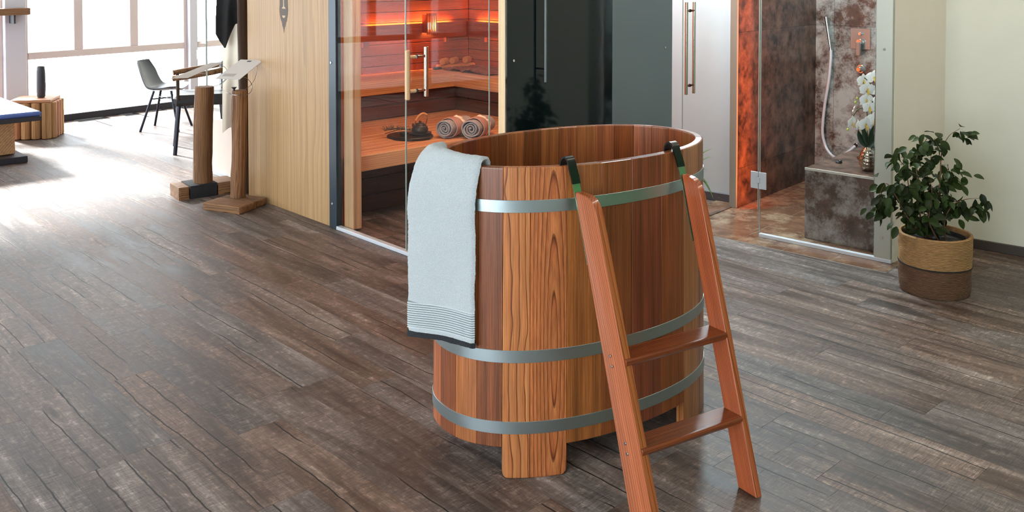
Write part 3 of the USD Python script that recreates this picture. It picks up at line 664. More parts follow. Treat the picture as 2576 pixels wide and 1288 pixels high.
# slatted wall lamp
lx = 1.86
th = Thing("wall_lamp", "small slatted wooden wall lamp glowing on the left sauna wall", "lamp", base=at(LEFTW, lx, -.06, 1.0), rz=AZ + math.pi / 2)
for i in range(6):
    x = lx - .05 + i * .02
    th.part("slat", fb(LEFTW, (x - .0042, x + .0042), (-.135, -.125), (1.11, 1.30), .001, 2, (.1 * i, .1, 0)), "cedar_cladding", smooth=None)
for z in (1.125, 1.275):
    th.part("cross_bar", fb(LEFTW, (lx - .055, lx + .055), (-.125, -.115), (z, z + .012), .001, 0), "cedar_cladding", smooth=None)
for x in (lx - .055, lx + .047):
    th.part("side_cheek", fb(LEFTW, (x, x + .008), (-.125, -.061), (1.125, 1.287), .001, 2), "cedar_cladding", smooth=None)
th.part("bulb", lathe([(0, 0), (.008, .004), (.014, .02), (.017, .036), (.014, .052), (.006, .064), (0, .067)], 20).move(tr(*at(LEFTW, lx, -.092, 1.15))), "bulb", label="glowing bulb")

# ---- dark glass side of the cabin (right of the pine post) 
t = Thing("wall_dark_glass", "black glass panel to the right of the sauna's pine post", "wall", base=at(SA, 1.70, .4, 0), rz=AZ + math.pi / 2, kind="structure")
t.part("pane", fb(SA, (1.697, 1.711), (-.012, .822), (0, HT + .2), .001), "black_glass", smooth=None)
screw(t, SA, 1.711, .034, 1.216, "+x", r=.0075)
t = Thing("wall_grey_panel", "plain slate-grey panel between the black glass and the glass shower door", "wall", base=at(SA, 1.70, 1.1, 0), rz=AZ + math.pi / 2, kind="structure")
t.part("pane", fb(SA, (1.697, 1.711), (.824, 1.392), (0, HT + .2), .001), "grey_glass", smooth=None)
screw(t, SA, 1.711, 1.323, 1.208, "+x", r=.0075)
t = Thing("bar_handle", "dark bar handle standing off the black glass panel", "handle", base=at(SA, 1.75, .2, 1.1), rz=AZ)
t.part("grip", cyl(at(SA, 1.752, .23, 1.09), at(SA, 1.752, .23, 1.75), .007, 18, .001), "grey_glass", smooth=40)
for z in (1.16, 1.68):
    t.part("standoff", cyl(at(SA, 1.711, .23, z), at(SA, 1.747, .23, z), .005, 12), "black_rubber")

# ================================================================== SHOWER
t = Thing("trim_7", "brushed steel post at the right end of the shower glass", "post", base=at(SH, .78, 0, 0), rz=A2, kind="structure")
t.part("channel", fb(SH, (.728, .823), (-.014, .022), (0.005, HT + .3), .002), "satin_steel")
screw(t, SH, .775, -.014, 1.235, "-y"); screw(t, SH, .773, -.014, .148, "-y")
solo("trim_8", fb(SH, (-.493, -.440), (.525, .548), (0.005, HT + .3), .002), "satin_steel", "slim steel end profile of the orange-lit shower wall", "trim", kind="structure")
solo("trim_9", fb(SH, (.006, .826), (-.016, .014), (.005, .027), .002), "white_strip", "bright white sill strip under the fixed shower glass", "sill", kind="structure")
solo("trim_10", fb(SH, (-.50, -.47), (.10, .525), (.0, .012), .002), "oxide_tile_brown", "low reddish threshold on the floor left of the shower", "threshold", kind="structure")
w = Thing("window_8", "large fixed clear glass pane of the shower front", "window", base=at(SH, .37, 0, 0), rz=A2, kind="structure")
w.part("pane", fb(SH, (.006, .73), (-.004, .004), (.02, HT + .2)), "clear_glass", smooth=None)
w.part("polished_edge", fb(SH, (.003, .006), (-.005, .005), (.02, HT + .2)), "glass_edge", smooth=None)
d = Thing("door_2", "clear glass shower door with a long double bar handle", "door", base=at(SH, -.28, 0, 0), rz=A2, kind="structure")
d.part("pane", fb(SH, (-.560, -.004), (-.004, .004), (.012, HT + .2)), "clear_glass", smooth=None)
d.part("polished_edge", fb(SH, (-.562, -.560), (-.004, .004), (.012, HT + .2)), "glass_edge", smooth=None)
g = d.part("handle_bar", cyl(at(SH, -.506, -.045, .862), at(SH, -.506, -.045, 1.475), .0105, 20, .001), "bright_steel", label="long polished steel handle bar, outer side")
g2 = d.part("handle_bar", cyl(at(SH, -.506, .052, .862), at(SH, -.506, .052, 1.475), .0105, 20, .001), "bright_steel", label="long polished steel handle bar, inner side")
for z in (.92, 1.418):
    d.part("standoff", cyl(at(SH, -.506, -.037, z), at(SH, -.506, -.004, z), .007, 14), "bronze_steel", parent=g)
    d.part("standoff", cyl(at(SH, -.506, .004, z), at(SH, -.506, .045, z), .007, 14), "bronze_steel", parent=g2)
    d.part("spacer_ring", cyl(at(SH, -.506, -.0045, z), at(SH, -.506, .0045, z), .0105, 14), "black_rubber", parent=g)
def hinge_plate(s):
    pl = [(s * .003, .0), (s * .052, .0), (s * .052, .106), (s * .003, .106), (s * .003, .074), (s * .011, .074), (s * .011, .034), (s * .003, .034)]
    return prism(pl, 0, .010, .001).move(SH @ tr(0, -.014, .309) @ rot([1, 0, 0], 90) @ np.diag([1, 1, -1, 1.]) @ tr(0, 0, 0)) 
th = Thing("glass_hinge", "square satin metal hinge joining the shower door to the fixed pane", "hinge", base=at(SH, 0, 0, .31), rz=A2)
for s in (-1, 1):
    th.part("plate", hinge_plate(s), "white_strip", smooth=None)
th.part("knuckle", fb(SH, (-.010, .010), (-.016, -.004), (.345, .381), .001), "white_strip", smooth=None)

tl_ = Thing("wall_shower_side", "rust-toned tile wall on the left inside the shower, glowing orange", "wall", base=at(SH, -.46, 1.2, 0), rz=A2 + math.pi / 2, kind="structure")
for z0, z1 in ((.005, .280), (.280, 1.247), (1.247, 2.2), (2.2, 2.85)):
    for y0, y1 in ((.548, 1.133), (1.133, 1.718), (1.718, 1.84)):
        tl_.part("tile", fb(SH, (-.452, -.438), (y0 + .001, y1 - .001), (z0 + .001, z1 - .001), .0006), "oxide_tile_brown", smooth=None)
tl_.part("backing", fb(SH, (-.488, -.4525), (.548, 1.9), (0, 2.85)), "dark_skirting", smooth=None)
tb_ = Thing("wall_shower_back", "back wall of the shower in mottled grey-brown tile", "wall", base=at(SH, .1, 1.84, 0), rz=A2, kind="structure")
for z0, z1 in ((.005, .280), (.280, 1.243), (1.243, 2.2), (2.2, 2.85)):
    for x0, x1 in ((-.438, -.287), (-.287, .295), (.295, .88), (.88, 1.2)):
        tb_.part("tile", fb(SH, (x0 + .001, x1 - .001), (1.84, 1.852), (z0 + .001, z1 - .001), .0006), "oxide_tile", smooth=None)
tb_.part("backing", fb(SH, (-.488, 1.2), (1.8525, 1.9), (0, 2.85)), "dark_skirting", smooth=None)
solo("wall_shower_right", fb(KF, (.03, 1.5), (.101, .135), (0, 2.85)), "oxide_tile", "tile wall on the right inside the shower, hidden behind the steel post", "wall", smooth=None, kind="structure")

BT = .450
th = Thing("shower_bench", "tiled box bench behind the shower glass, carrying the orchid", "bench", base=at(SH, .53, .6, 0), rz=A2)
th.part("front_tile", fb(SH, (.232, .72), (.158, .170), (.006, BT - .012), .0006), "bench_tile", smooth=None, label="mottled grey-brown front tile")
th.part("side_tile", fb(SH, (.232, .244), (.1705, 1.838), (.006, BT - .012), .0006), "oxide_tile_brown", smooth=None)
th.part("top_tile", fb(SH, (.232, .72), (.160, 1.838), (BT - .0118, BT), .0006), "oxide_tile_brown", smooth=None, label="reddish-brown top tile")
th.part("edge_trim", fb(SH, (.230, .72), (.153, .160), (BT - .014, BT + .001), .0006), "tile_edge", smooth=None, label="pale metal edge trim")
th.part("core", fb(SH, (.246, .72), (.172, 1.83), (.006, BT - .013)), "dark_skirting", smooth=None)

solo("light_profile", fb(SH, (-.308, -.302), (.590, .599), (.005, HT + .2), .001), "satin_steel", "thin upright light profile behind the shower hinge, lighting the wall orange", "light strip", smooth=None)
Y = 1.84
th = Thing("shower_valve", "square chrome shower valve plate with lever on the tiled wall", "shower valve", base=at(SH, -.07, Y, 1.07), rz=A2)
th.part("plate", fb(SH, (-.152, .006), (Y - .010, Y), (1.066, 1.230), .003), "valve_metal", smooth=None)
th.part("diverter_knob", cyl(at(SH, -.066, Y - .045, 1.19), at(SH, -.066, Y - .01, 1.19), .014, 20, .003), "chrome")
th.part("valve_body", cyl(at(SH, -.066, Y - .055, 1.125), at(SH, -.066, Y - .01, 1.125), .026, 24, .004), "chrome")
th.part("lever", fb(SH, (-.083, -.049), (Y - .075, Y - .050), (1.02, 1.125), .004), "valve_metal", smooth=None)
th = Thing("body_jet", "round chrome body jet on the tiled wall above the orchid", "shower jet", base=at(SH, -.07, Y, .9), rz=A2)
th.part("flange", cyl(at(SH, -.070, Y - .012, .912), at(SH, -.070, Y, .912), .034, 28, .003), "chrome")
th.part("nozzle", cyl(at(SH, -.070, Y - .05, .912), at(SH, -.070, Y - .012, .912), .024, 28, .008), "chrome")
th = Thing("hand_shower", "slim chrome hand shower with a white looping hose", "hand shower", base=at(SH, -.3, Y, 1.06), rz=A2)
W3 = lambda a, z, y=Y - .05: at(SH, a, y, z)
th.part("wand", cyl(W3(-.335, 1.315), W3(-.297, 1.09), .0125, 18, .003), "chrome")
th.part("holder", cyl(at(SH, -.305, Y, 1.115), at(SH, -.303, Y - .055, 1.12), .012, 16, .002), "chrome")
th.part("hose_nut", cyl(W3(-.299, 1.10), W3(-.291, 1.045), .0105, 16, .001), "chrome")
hp = smooth_path([W3(-.291, 1.05), W3(-.292, .97), W3(-.307, .80), W3(-.335, .62), W3(-.352, .45), W3(-.350, .36), W3(-.325, .275), W3(-.285, .225, Y - .06), W3(-.235, .208, Y - .09), W3(-.185, .222, Y - .10), W3(-.14, .255, Y - .08), W3(-.085, .315, Y - .04)], 10)
th.part("hose", tube(hp, .0125, 12), "white_hose", label="white reflecting metal hose")
th.part("wall_elbow", cyl(at(SH, -.083, Y - .055, .318), at(SH, -.075, Y, .325), .017, 18, .002), "chrome")

# ================================================================== BATH TUB
TA, TB, TE, TAP, ZR, ZB = .5607, .3419, 2.1844, -.0191, 1.0403, .1026
def tub_xy(t, z, off=0.):
    t = np.asarray(t, float); k = 1 + TAP * (z - ZR); c, s = np.cos(t), np.sin(t)
    P = np.stack([TA * np.sign(c) * np.abs(c) ** (2 / TE), TB * np.sign(s) * np.abs(s) ** (2 / TE)], -1)
    n = np.stack([np.sign(c) * np.abs(c) ** (2 - 2 / TE) / TA, np.sign(s) * np.abs(s) ** (2 - 2 / TE) / TB], -1)
    n /= np.linalg.norm(n, axis=-1, keepdims=True)
    return P * k + n * off
TUL = TU @ np.diag([1, -1, 1, 1.])                # tub frame has y along tN already
TUB = frame(T0, tL, tN); TUB[:3, 2] = [0, 0, 1]   # x = long axis, y = towards the ladder, z up (left-handed, handled by move)
WALL = .032
edges = [170.4, 156.8, 143.9, 131.7, 116.7, 103., 91., 78.5, 64.6, 48., 31.]
dense = np.radians(np.linspace(31, -189.6, 600)); pp = tub_xy(dense, .6); arc = np.r_[0, np.cumsum(np.linalg.norm(np.diff(pp, axis=0), axis=1))]
nrest = int(round(arc[-1] / .086)); edges += list(np.degrees(np.interp(np.linspace(0, arc[-1], nrest + 1)[1:-1], arc, dense))) + [-189.6]
NST = len(edges) - 1
def stave(t0, t1, z0, z1, leg=False, seed=0, wide=None, cl=0, cr=0):
    R = rng(seed); n = 7
    t = np.radians(np.linspace(t0, t1, n)); mid = .5 * (t0 + t1)
    w = np.linalg.norm(tub_xy(t[0], .5) - tub_xy(t[-1], .5)); e = .0016 / w
    q = np.r_[.0004 / w, e, np.linspace(.12, .88, 5), 1 - e, 1 - .0004 / w]
    tt = np.radians(t0 + (t1 - t0) * q); ob = np.r_[-.0014, 0, [0] * 5, 0, -.0014]
    lv = [(z0, .004), (z0 + .004, 0), (z0 + .02, 0), (z0 + .3, 0), (z0 + .6, 0), (z1 - .006, 0), (z1 - .0015, .002), (z1, .006)]
    if leg: lv = [(z0, .004), (z0 + .0025, .001), (z0 + .006, 0), (z0 + .011, 0), (z0 + .018, 0), (z0 + .026, 0)] + lv[3:]
    rings, G = [], []; fr = .026 / w
    for z, ins in lv:
        h_ = fr * (1 - math.sqrt(max(0, 1 - max(0, 1 - (z - z0) / .026) ** 2))) * .9 if (cl or cr) and leg else 0
        qq = (h_ if cl else 0) + q * (1 - h_)
        tt = np.radians(t0 + (t1 - t0) * qq)
        o = tub_xy(tt, z, 0) ; nrm = tub_xy(tt, z, 1.) - o
        po = o + nrm * (ob - ins)[:, None]; pi = o + nrm * (-WALL + ob * -1 + ins * .8)[:, None]
        ring = np.vstack([po, pi[::-1]]); rings.append(np.c_[ring, np.full(len(ring), z)])
        x = (qq - .5) * w; gx = np.r_[x, x[::-1]]; gy = np.r_[np.zeros(len(q)), np.full(len(q), -WALL)]
        G.append(np.c_[gx, gy, np.full(len(gx), z)])
    P = np.array(rings); G = np.array(G)
    g = grid(P, closed_v=True, G=G); k = len(q); m = 2 * k
    cap = [(i, i + 1, m - 2 - i) for i in range(k - 1)] + [(i, m - 2 - i, m - 1 - i) for i in range(k - 1)]
    cap = np.array(cap); o = (len(lv) - 1) * m
    g.f = np.vstack([g.f, cap[:, ::-1], cap + o])
    if wide == "wavy": off = (.062, .024, 0); tilt = .02
    elif wide == "cath": off = (-.020, .0, 0); tilt = .062
    else: off = (R.choice([-1, 1]) * R.uniform(.10, .5), R.uniform(-.05, .05), R.uniform(0, 9)); tilt = R.uniform(-.012, .012)
    g.g = g.g + np.asarray(off); g.g[:, 1] += (g.g[:, 2] - off[2] - .45) * tilt
    return fixn(g.move(TUB))
tub = Thing("bath_tub", "oval larch-wood bath tub of vertical staves bound by three steel hoops", "bath tub", base=T0, rz=TH)
legs = {2: 1, 3: 2, 8: 1, 9: 2}
lt = [(i, .5 * (edges[i] + edges[i + 1])) for i in range(NST)]
for tgt in (-42., -98.):                          # matching feet on the far side
    ii = sorted(lt, key=lambda x: abs(((x[1] - tgt + 180) % 360) - 180))[:2]
    for i, _ in ii: legs[i] = 1
for i in range(NST):
    wide = {2: "wavy", 3: "cath"}.get(i)
    leg = i in (2, 3, 8, 9) or (i in legs and i > 10)
    tub.part("stave", stave(edges[i], edges[i + 1], 0.0 if leg else ZB, ZR, leg, 50 + i, wide, cl=i in (2, 8), cr=i in (3, 9)), "larch_wavy" if wide == "wavy" else "larch_arched" if wide == "cath" else {**{0: "larch_light", 1: "larch_dark", 4: "larch_mid", 5: "larch_mid", 6: "larch_dark", 7: "larch_mid", 8: "larch_light", 9: "larch_mid", 10: "larch_mid", NST - 1: "larch_dark", NST - 2: "larch_light"}}.get(i, ("larch_mid", "larch_dark", "larch_light", "larch_mid", "larch_light")[(i * 7 + i // 3) % 5]), smooth=30,
             label={2: "pale stave with bold wavy grain, running down into the front leg", 3: "pale stave with arched grain, running down into the front leg"}.get(i))
tt = np.linspace(0, 2 * np.pi, 180, endpoint=False)
for k, zt in enumerate((.9321, .4307, .1919)):
    z0, z1 = zt - .0415, zt
    R = [np.c_[tub_xy(tt, z, o), np.full(len(tt), z)] for z, o in ((z0, .0002), (z0, .0018), (z0 + .0006, .0024), (z1 - .0006, .0024), (z1, .0018), (z1, .0002))]
    g = grid(np.array(R), closed_u=True, closed_v=True); a = np.repeat(np.arange(1), 1)
    gg = np.array([np.c_[np.cos(tt) * .9, np.sin(tt) * .9, np.full(len(tt), r[0, 2])] for r in R]).reshape(-1, 3); g.g = gg
    tub.part("hoop", fixn(g.move(TUB)), "hoop_steel", smooth=40, label=("upper", "middle", "lower")[k] + " flat steel hoop")
ins = [np.c_[tub_xy(tt[::3], z, -WALL + .001), np.full(60, z)] for z in (.17, .20)]
g = grid(np.array(ins), closed_v=True); c = len(g.v)
g = Geo(np.vstack([g.v, [0, 0, .17], [0, 0, .20]]), np.vstack([g.f, [[c, (i + 1) % 60, i] for i in range(60)], [[c + 1, 60 + i, 60 + (i + 1) % 60] for i in range(60)]]))
tub.part("base_board", fixn(g.move(TUB)), "larch_dark", smooth=None, label="flat bottom inside the tub")

# ================================================================== LADDER
LN0, LN1, LK = .692, .769, .354                   # back and front edge at the floor, lean per metre
def stringer(sfun, thick, seed):
    top = .962
    nb, nf = lambda z: LN0 - LK * z, lambda z: LN1 - LK * z
    arc = [(nf(.90), .90), (nf(.92) - .002, .92), (nf(.935) - .007, .935), (nf(.945) - .014, .946), (nf(.952) - .024, .953), (nf(.957) - .036, .957)]
    poly = [(nb(0), 0), (nf(0), 0)] + arc + [(nb(top) + .004, top - .001), (nb(top - .006), top - .006)]
    g = prism(poly, 0, thick, .0022)
    v = g.v.copy(); s = v[:, 2]; n, z = v[:, 0], v[:, 1]; fr = (n - (LN0 - LK * z)) / (LN1 - LN0)
    P = np.stack([sfun(z, fr) + s, n, z], 1)
    R = rng(seed); g.v = P
    g.g = np.stack([(n + LK * z) - .7 + R.uniform(.05, .16), s + R.uniform(.02, .08), z], 1); g.g[:, 0] += .02 * z
    return fixn(g.move(TUB))
sr = lambda z, f: .1425 + .070 * z / .96
sl = lambda z, f: -.312 + .040 * z / .96 + .026 * np.clip(f, 0, 1) * (1 - .45 * z)
lad = Thing("step_ladder", "short two-step wooden ladder hooked on the rim of the tub", "ladder", base=at(TUB, -.06, .73, 0), rz=TH)
S1 = lad.part("stringer", stringer(sl, .032, 1), "ladder_wood", smooth=30, label="left upright, nearest the viewer")
S2 = lad.part("stringer", stringer(sr, .027, 2), "ladder_wood", smooth=30, label="right upright")
def step(zt, z2, sL, sR, seed):
    # profile in (n, z): rounded nose at the front, underside chamfered
    n0, n1 = LN0 - LK * zt + .000, LN1 - LK * zt + .010
    pr = [(n0, -.030), (n1 - .020, -.030), (n1 - .006, -.024), (n1 + .001, -.014), (n1 + .001, -.006), (n1 - .003, -.001), (n1 - .010, 0), (n0 + .003, 0), (n0, -.003)]
    g = prism(pr, sL, sR, .0008)
    v = g.v.copy(); s = v[:, 2]; f = (s - sL) / (sR - sL)
    g.v = np.stack([s, v[:, 0], v[:, 1] + zt + (z2 - zt) * f], 1)
    R = rng(seed); g.g = np.stack([v[:, 0] - n0 + R.uniform(.03, .1), v[:, 1] + R.uniform(.05, .12), s], 1)
    return fixn(g.move(TUB))
lad.part("step", step(.487, .476, -.266, .1785, 3), "step_wood", smooth=25, label="upper step, glossy red-brown")
lad.part("step", step(.245, .230, -.275, .1610, 4), "step_wood", smooth=25, label="lower step, glossy red-brown")
for n, z in ((.548, .485), (.559, .456), (.633, .246), (.643, .218)):
    f = (n - (LN0 - LK * z)) / (LN1 - LN0); s = float(sl(z, f))
    lad.part("screw", cyl(at(TUB, s + .001, n, z), at(TUB, s - .0012, n, z), .0052, 14, .0006), "chrome", parent=S1, label="small countersunk screw")
for k, (sc, st) in enumerate(((-.268, S1), (.205, S2))):
    path = [(.283, .930), (.2845, 1.00), (.287, 1.045), (.294, 1.062), (.308, 1.0705), (.322, 1.066), (.331, 1.050), (.341, 1.010), (LN0 - LK * .96 - .004, .96), (LN0 - LK * .9 - .004, .90), (LN0 - LK * .74 - .004, .74)]
    pts = smooth_path([(p[0], p[1]) for p in path], 6); tg = np.gradient(pts, axis=0); tg /= np.linalg.norm(tg, axis=1, keepdims=True); nm = np.stack([-tg[:, 1], tg[:, 0]], 1)
    def strip(a, b, th, wd):
        p, q = pts[a:b], nm[a:b]; sh = np.zeros(len(p))
        w = wd / 2; zq = np.clip((p[:, 1] - .94) / .10, 0, 1); zq = np.where(p[:, 0] < .31, 1, zq); base_ = np.array([float(sl(z_, 0)) + .018 if k == 0 else sr(z_, 0) + .0135 for z_ in p[:, 1]]); sh = (base_ * (1 - zq) + sc * zq) - sc
        ring = [np.c_[sc + sg * w + sh, p + q * o] for sg, o in ((-1, -th / 2), (1, -th / 2), (1, th / 2), (-1, th / 2))]
        P = np.stack(ring, 1)
        g = grid(P, closed_v=True); o = (len(p) - 1) * 4
        g.f = np.vstack([g.f, [[0, 1, 2], [0, 2, 3], [o, o + 2, o + 1], [o, o + 3, o + 2]]])
        return fixn(g.move(TUB))
    i1 = int(np.argmin(abs(pts[:, 1] - .985) + (pts[:, 0] < .31) * 9)); i2 = int(np.argmin(abs(pts[:, 1] - .93) + (pts[:, 0] < .31) * 9))
    h = lad.part("hook", strip(i1 - 1, len(pts), .0036, .030), "zinc_steel", smooth=30, label="bare zinc flat hook strap")
    lad.part("rubber_sleeve", strip(0, i1 + 1, .0066, .0325), "black_rubber", smooth=30, parent=h, label="black sleeve over the hook bend")

# ================================================================== BATH TOWEL over the rim
cd = np.array([.2873, .9578]); cnv = np.array([-.9578, .2873])
P0c = np.array([-.548, .037]) + .030 * cnv
nW = 44
fs = (np.arange(nW) / (nW - 1)); chord = -.193 + .316 * fs
hem = .404 + (.438 - .404) * fs + .006 * np.sin(fs * 3.1)
def rim_in(c):                                    # distance from the towel's front plane inwards to the rim
    best = None
    for d in np.linspace(0, .25, 251):
        p = P0c + cd * c - cnv * d
        if abs(p[0] / TA) ** TE + abs(p[1] / TB) ** TE <= 1: return d
    return .25
rho = np.array([rim_in(c) for c in chord]); rho = np.convolve(np.r_[[rho[0]] * 3, rho, [rho[-1]] * 3], np.ones(7) / 7, "valid")
nP = 150
paths = np.zeros((nW, nP, 2))                     # (outward distance, height)
for i in range(nW):
    r = rho[i]; bow = .004 * math.sin(fs[i] * 7 + .5); lean = .004 * math.sin(fs[i] * 5)
    k = np.clip((r - .02) / .08, 0, 1)
    cp = [(bow, hem[i]), (bow * .8, .58), (lean * .6, .76), (.0, .90), (-.006 - .010 * k, .965), (-.016 - .22 * r, 1.022), (-.006 - .62 * r - .008, 1.052 + .006 * k), (-r - .022, 1.0605), (-r - .043, 1.054), (-r - .054, 1.025), (-r - .056, .96), (-r - .057, .88)]
    sp = smooth_path(cp, 16); L = np.r_[0, np.cumsum(np.linalg.norm(np.diff(sp, axis=0), axis=1))]
    u = np.linspace(0, L[-1], nP); paths[i] = np.stack([np.interp(u, L, sp[:, 0]), np.interp(u, L, sp[:, 1])], 1)
tgp = np.gradient(paths, axis=1); tgp /= np.linalg.norm(tgp, axis=2, keepdims=True); nrp = np.stack([tgp[..., 1], -tgp[..., 0]], -1)
def towel_sheet(j0, j1, half, thin=None, grow=0.0, lift=0.0, fuzz=.0, seed=0, stretch=0.):
    """closed sweep: cross-section a flat stadium across the width"""
    js = np.arange(j0, j1); e0 = half * np.sqrt(np.clip(1 - (np.abs(fs - .5) * 2) ** 26, 0, 1))
    top = np.zeros((len(js), nW, 3)); bot = top.copy()
    msk = np.array([.25 if thin and thin[0] - 1 <= j <= thin[1] else 1. for j in js])
    for a, j in enumerate(js):
        e = e0 * (.62 if thin and thin[0] + 1 <= j <= thin[1] - 2 else 1)
        for arr, sg in ((top, 1), (bot, -1)):
            o = paths[:, j, 0] + nrp[:, j, 0] * (e * sg + lift); z = paths[:, j, 1] + nrp[:, j, 1] * (e * sg + lift)
            c = chord + (fs - .5) * grow * 2
            xy = P0c[None] + cd[None] * c[:, None] + cnv[None] * o[:, None]
            arr[a] = np.c_[xy, z]
    ring = np.concatenate([top, bot[:, ::-1]], 1)
    if fuzz:
        ring += ((meshkit.noise(ring * 160, seed)[..., None] - .5) * fuzz + (meshkit.fbm(ring * 14, 3, seed + 4)[..., None] - .5) * fuzz * 2.2) * msk[:, None, None]
    g = grid(ring, closed_v=True); m = 2 * nW; o = (len(js) - 1) * m
    cap = np.array([(i, i + 1, m - 2 - i) for i in range(nW - 1)] + [(i, m - 2 - i, m - 1 - i) for i in range(nW - 1)])
    g.f = np.vstack([g.f, cap[:, ::-1], cap + o])
    return fixn(g.move(TUB))
tw_ = Thing("bath_towel", "pale grey-white terry towel with a black hem hanging over the left end of the tub", "towel", base=at(TUB, -.57, .02, .4), rz=TH)
zc = paths[nW // 2, :, 1]; jz = lambda z: int(np.argmin(np.abs(zc[:90] - z)))
hz = hem[nW // 2]
j0, j1 = jz(hz + .032), jz(hz + .118)
tw_.part("terry_cloth", towel_sheet(2, nP, .0085, thin=(j0, j1), fuzz=.0026), "terry_light", smooth=60)
tw_.part("hem", towel_sheet(0, 4, .0115, grow=.0022, fuzz=.002, seed=5), "black_hem", smooth=60, label="narrow black hem")
j0, j1 = jz(hz + .032), jz(hz + .118)
tw_.part("woven_band", towel_sheet(j0, j1, .0089, grow=.0005), "terry_weave", smooth=60, label="flat woven band near the hem")
ribs = []
for k in range(12):
    zz = .032 + .086 * k / 11
    pts_ = []
    for i in range(nW):
        j = np.interp(hem[i] + zz, paths[i, :90, 1], np.arange(90)); jf = int(j); f = j - jf
        p = paths[i, jf] * (1 - f) + paths[i, jf + 1] * f; nn_ = nrp[i, jf]
        e = .0099 * math.sqrt(max(0, 1 - (abs(fs[i] - .5) * 2) ** 26))
        xy = P0c + cd * (chord[i] + (fs[i] - .5) * .002) + cnv * (p[0] + nn_[0] * e); pts_.append([*xy, p[1] + nn_[1] * e])
    ribs.append(tube(np.array(pts_), .0017, 6))
tw_.part("raised_ribs", fixn(cat(ribs).move(TUB)), "terry_rib", smooth=60, label="twelve raised white ribs across the band")

# ================================================================== ON THE SAUNA BENCHES
class Onto:                                       # keep adding parts to an earlier thing
    def __init__(self, path):
        self.path = path; x = UsdGeom.Xformable(stage.GetPrimAtPath(path)).GetLocalTransformation()
        self.inv = np.linalg.inv(np.array(x).T)
    part = Thing.part
lowb = Onto("/World/sauna_bench_001")
for i in range(2):
    lowb.part("slat", fb(SA, (.121 + i * .092, .121 + i * .092 + .084), (.965, 1.92), (LB - .026, LB), .003, 1, (.2, .1 + .1 * i, i)), "bench_wood", smooth=None)
lowb.part("fascia", fb(SA, (.305, .33), (.965, 1.92), (LB - .105, LB), .003, 1, (.2, .2, 3)), "bench_wood", smooth=None)

# tea tray
tc = (-.205, .80)
ang = np.linspace(0, 2 * np.pi, 22, endpoint=False); R_ = rng(8)
rad = .160 + .012 * np.sin(ang * 2 + 1) + R_.uniform(-.007, .007, 22)
tray = solo("serving_tray", prism(np.c_[rad * np.cos(ang), rad * np.sin(ang)], 0, .021, .004).move(SA @ tr(tc[0], tc[1], LB)), "black_slate", "round black slate tray on the lower sauna bench", "tray", smooth=25)
th = Thing("teapot", "small dark clay teapot with a bamboo bail handle on the slate tray", "teapot", base=at(SA, -.175, .885, LB + .021), rz=AZ)
pz = LB + .021
TPM = SA @ tr(-.175, .868, pz) @ np.diag([1.3, 1.3, 1.15, 1])
th.part("saucer", lathe([(0, 0), (.04, 0), (.062, .006), (.066, .012), (.06, .012), (.03, .007), (0, .007)], 40).move(TPM), "charcoal_clay")
th.part("body", lathe([(0, .007), (.036, .007), (.045, .018), (.047, .032), (.041, .050), (.034, .060), (.026, .064), (0, .064)], 40).move(TPM), "charcoal_clay", label="dark grey clay body")
th.part("lid", lathe([(0, .062), (.028, .063), (.024, .070), (.008, .073), (.007, .080), (.009, .084), (0, .087)], 32).move(TPM), "charcoal_clay")
th.part("spout", tube(smooth_path([(-.04, 0, .03), (-.058, 0, .042), (-.066, 0, .058)], 5), [.011] * 4 + [.009] * 4 + [.006] * 3, 12).move(TPM), "charcoal_clay")
arcp = [(.0, -.034 + .0, .062), (.0, -.030, .090), (.004, -.012, .118), (.010, .014, .132), (.016, .036, .122), (.018, .040, .108)]
bh = th.part("bail_handle", tube(smooth_path(arcp[1:5], 6), .0075, 12).move(TPM), "bamboo", label="arched bamboo handle")
th.part("handle_strap", tube(smooth_path([(0, -.034, .058), (0, -.032, .076), (.0, -.029, .094)], 4), .0035, 8).move(TPM), "chrome", parent=bh)
th.part("handle_strap", tube(smooth_path([(.012, .030, .058), (.016, .038, .09), (.016, .036, .122)], 4), .0035, 8).move(TPM), "chrome", parent=bh)
bowl = [(0, 0), (.018, 0), (.030, .012), (.034, .026), (.031, .026), (.026, .013), (0, .006)]
solo("tea_bowl", lathe(bowl, 32).move(SA @ tr(-.195, .735, pz)), "charcoal_clay", "small dark bowl on the slate tray, left of the teapot", "bowl")
th = Thing("evergreen_sprig", "dark green sprig with a twig lying on the left of the slate tray", "sprig", base=at(SA, -.26, .71, pz), rz=AZ)
R_ = rng(21)
th.part("twig", tube(smooth_path([at(SA, -.20, .82, pz + .03), at(SA, -.235, .76, pz + .045), at(SA, -.27, .70, pz + .03), at(SA, -.31, .65, pz + .012)], 5), .003, 7), "twig")
nd = []
for k in range(90):
    f = R_.uniform(0, 1); p = np.array(at(SA, -.21 - .10 * f, .80 - .15 * f, pz + .03 + .012 * math.sin(3 * f)))
    dr = R_.normal(size=3); dr[2] = abs(dr[2]); dr /= np.linalg.norm(dr)
    nd.append(tube(np.array([p, p + dr * .028, p + dr * .05 + [0, 0, -.006]]), [.0016, .0013, .0004], 4))
th.part("needles", cat(nd), "sprig_green", smooth=None, kind="stuff")

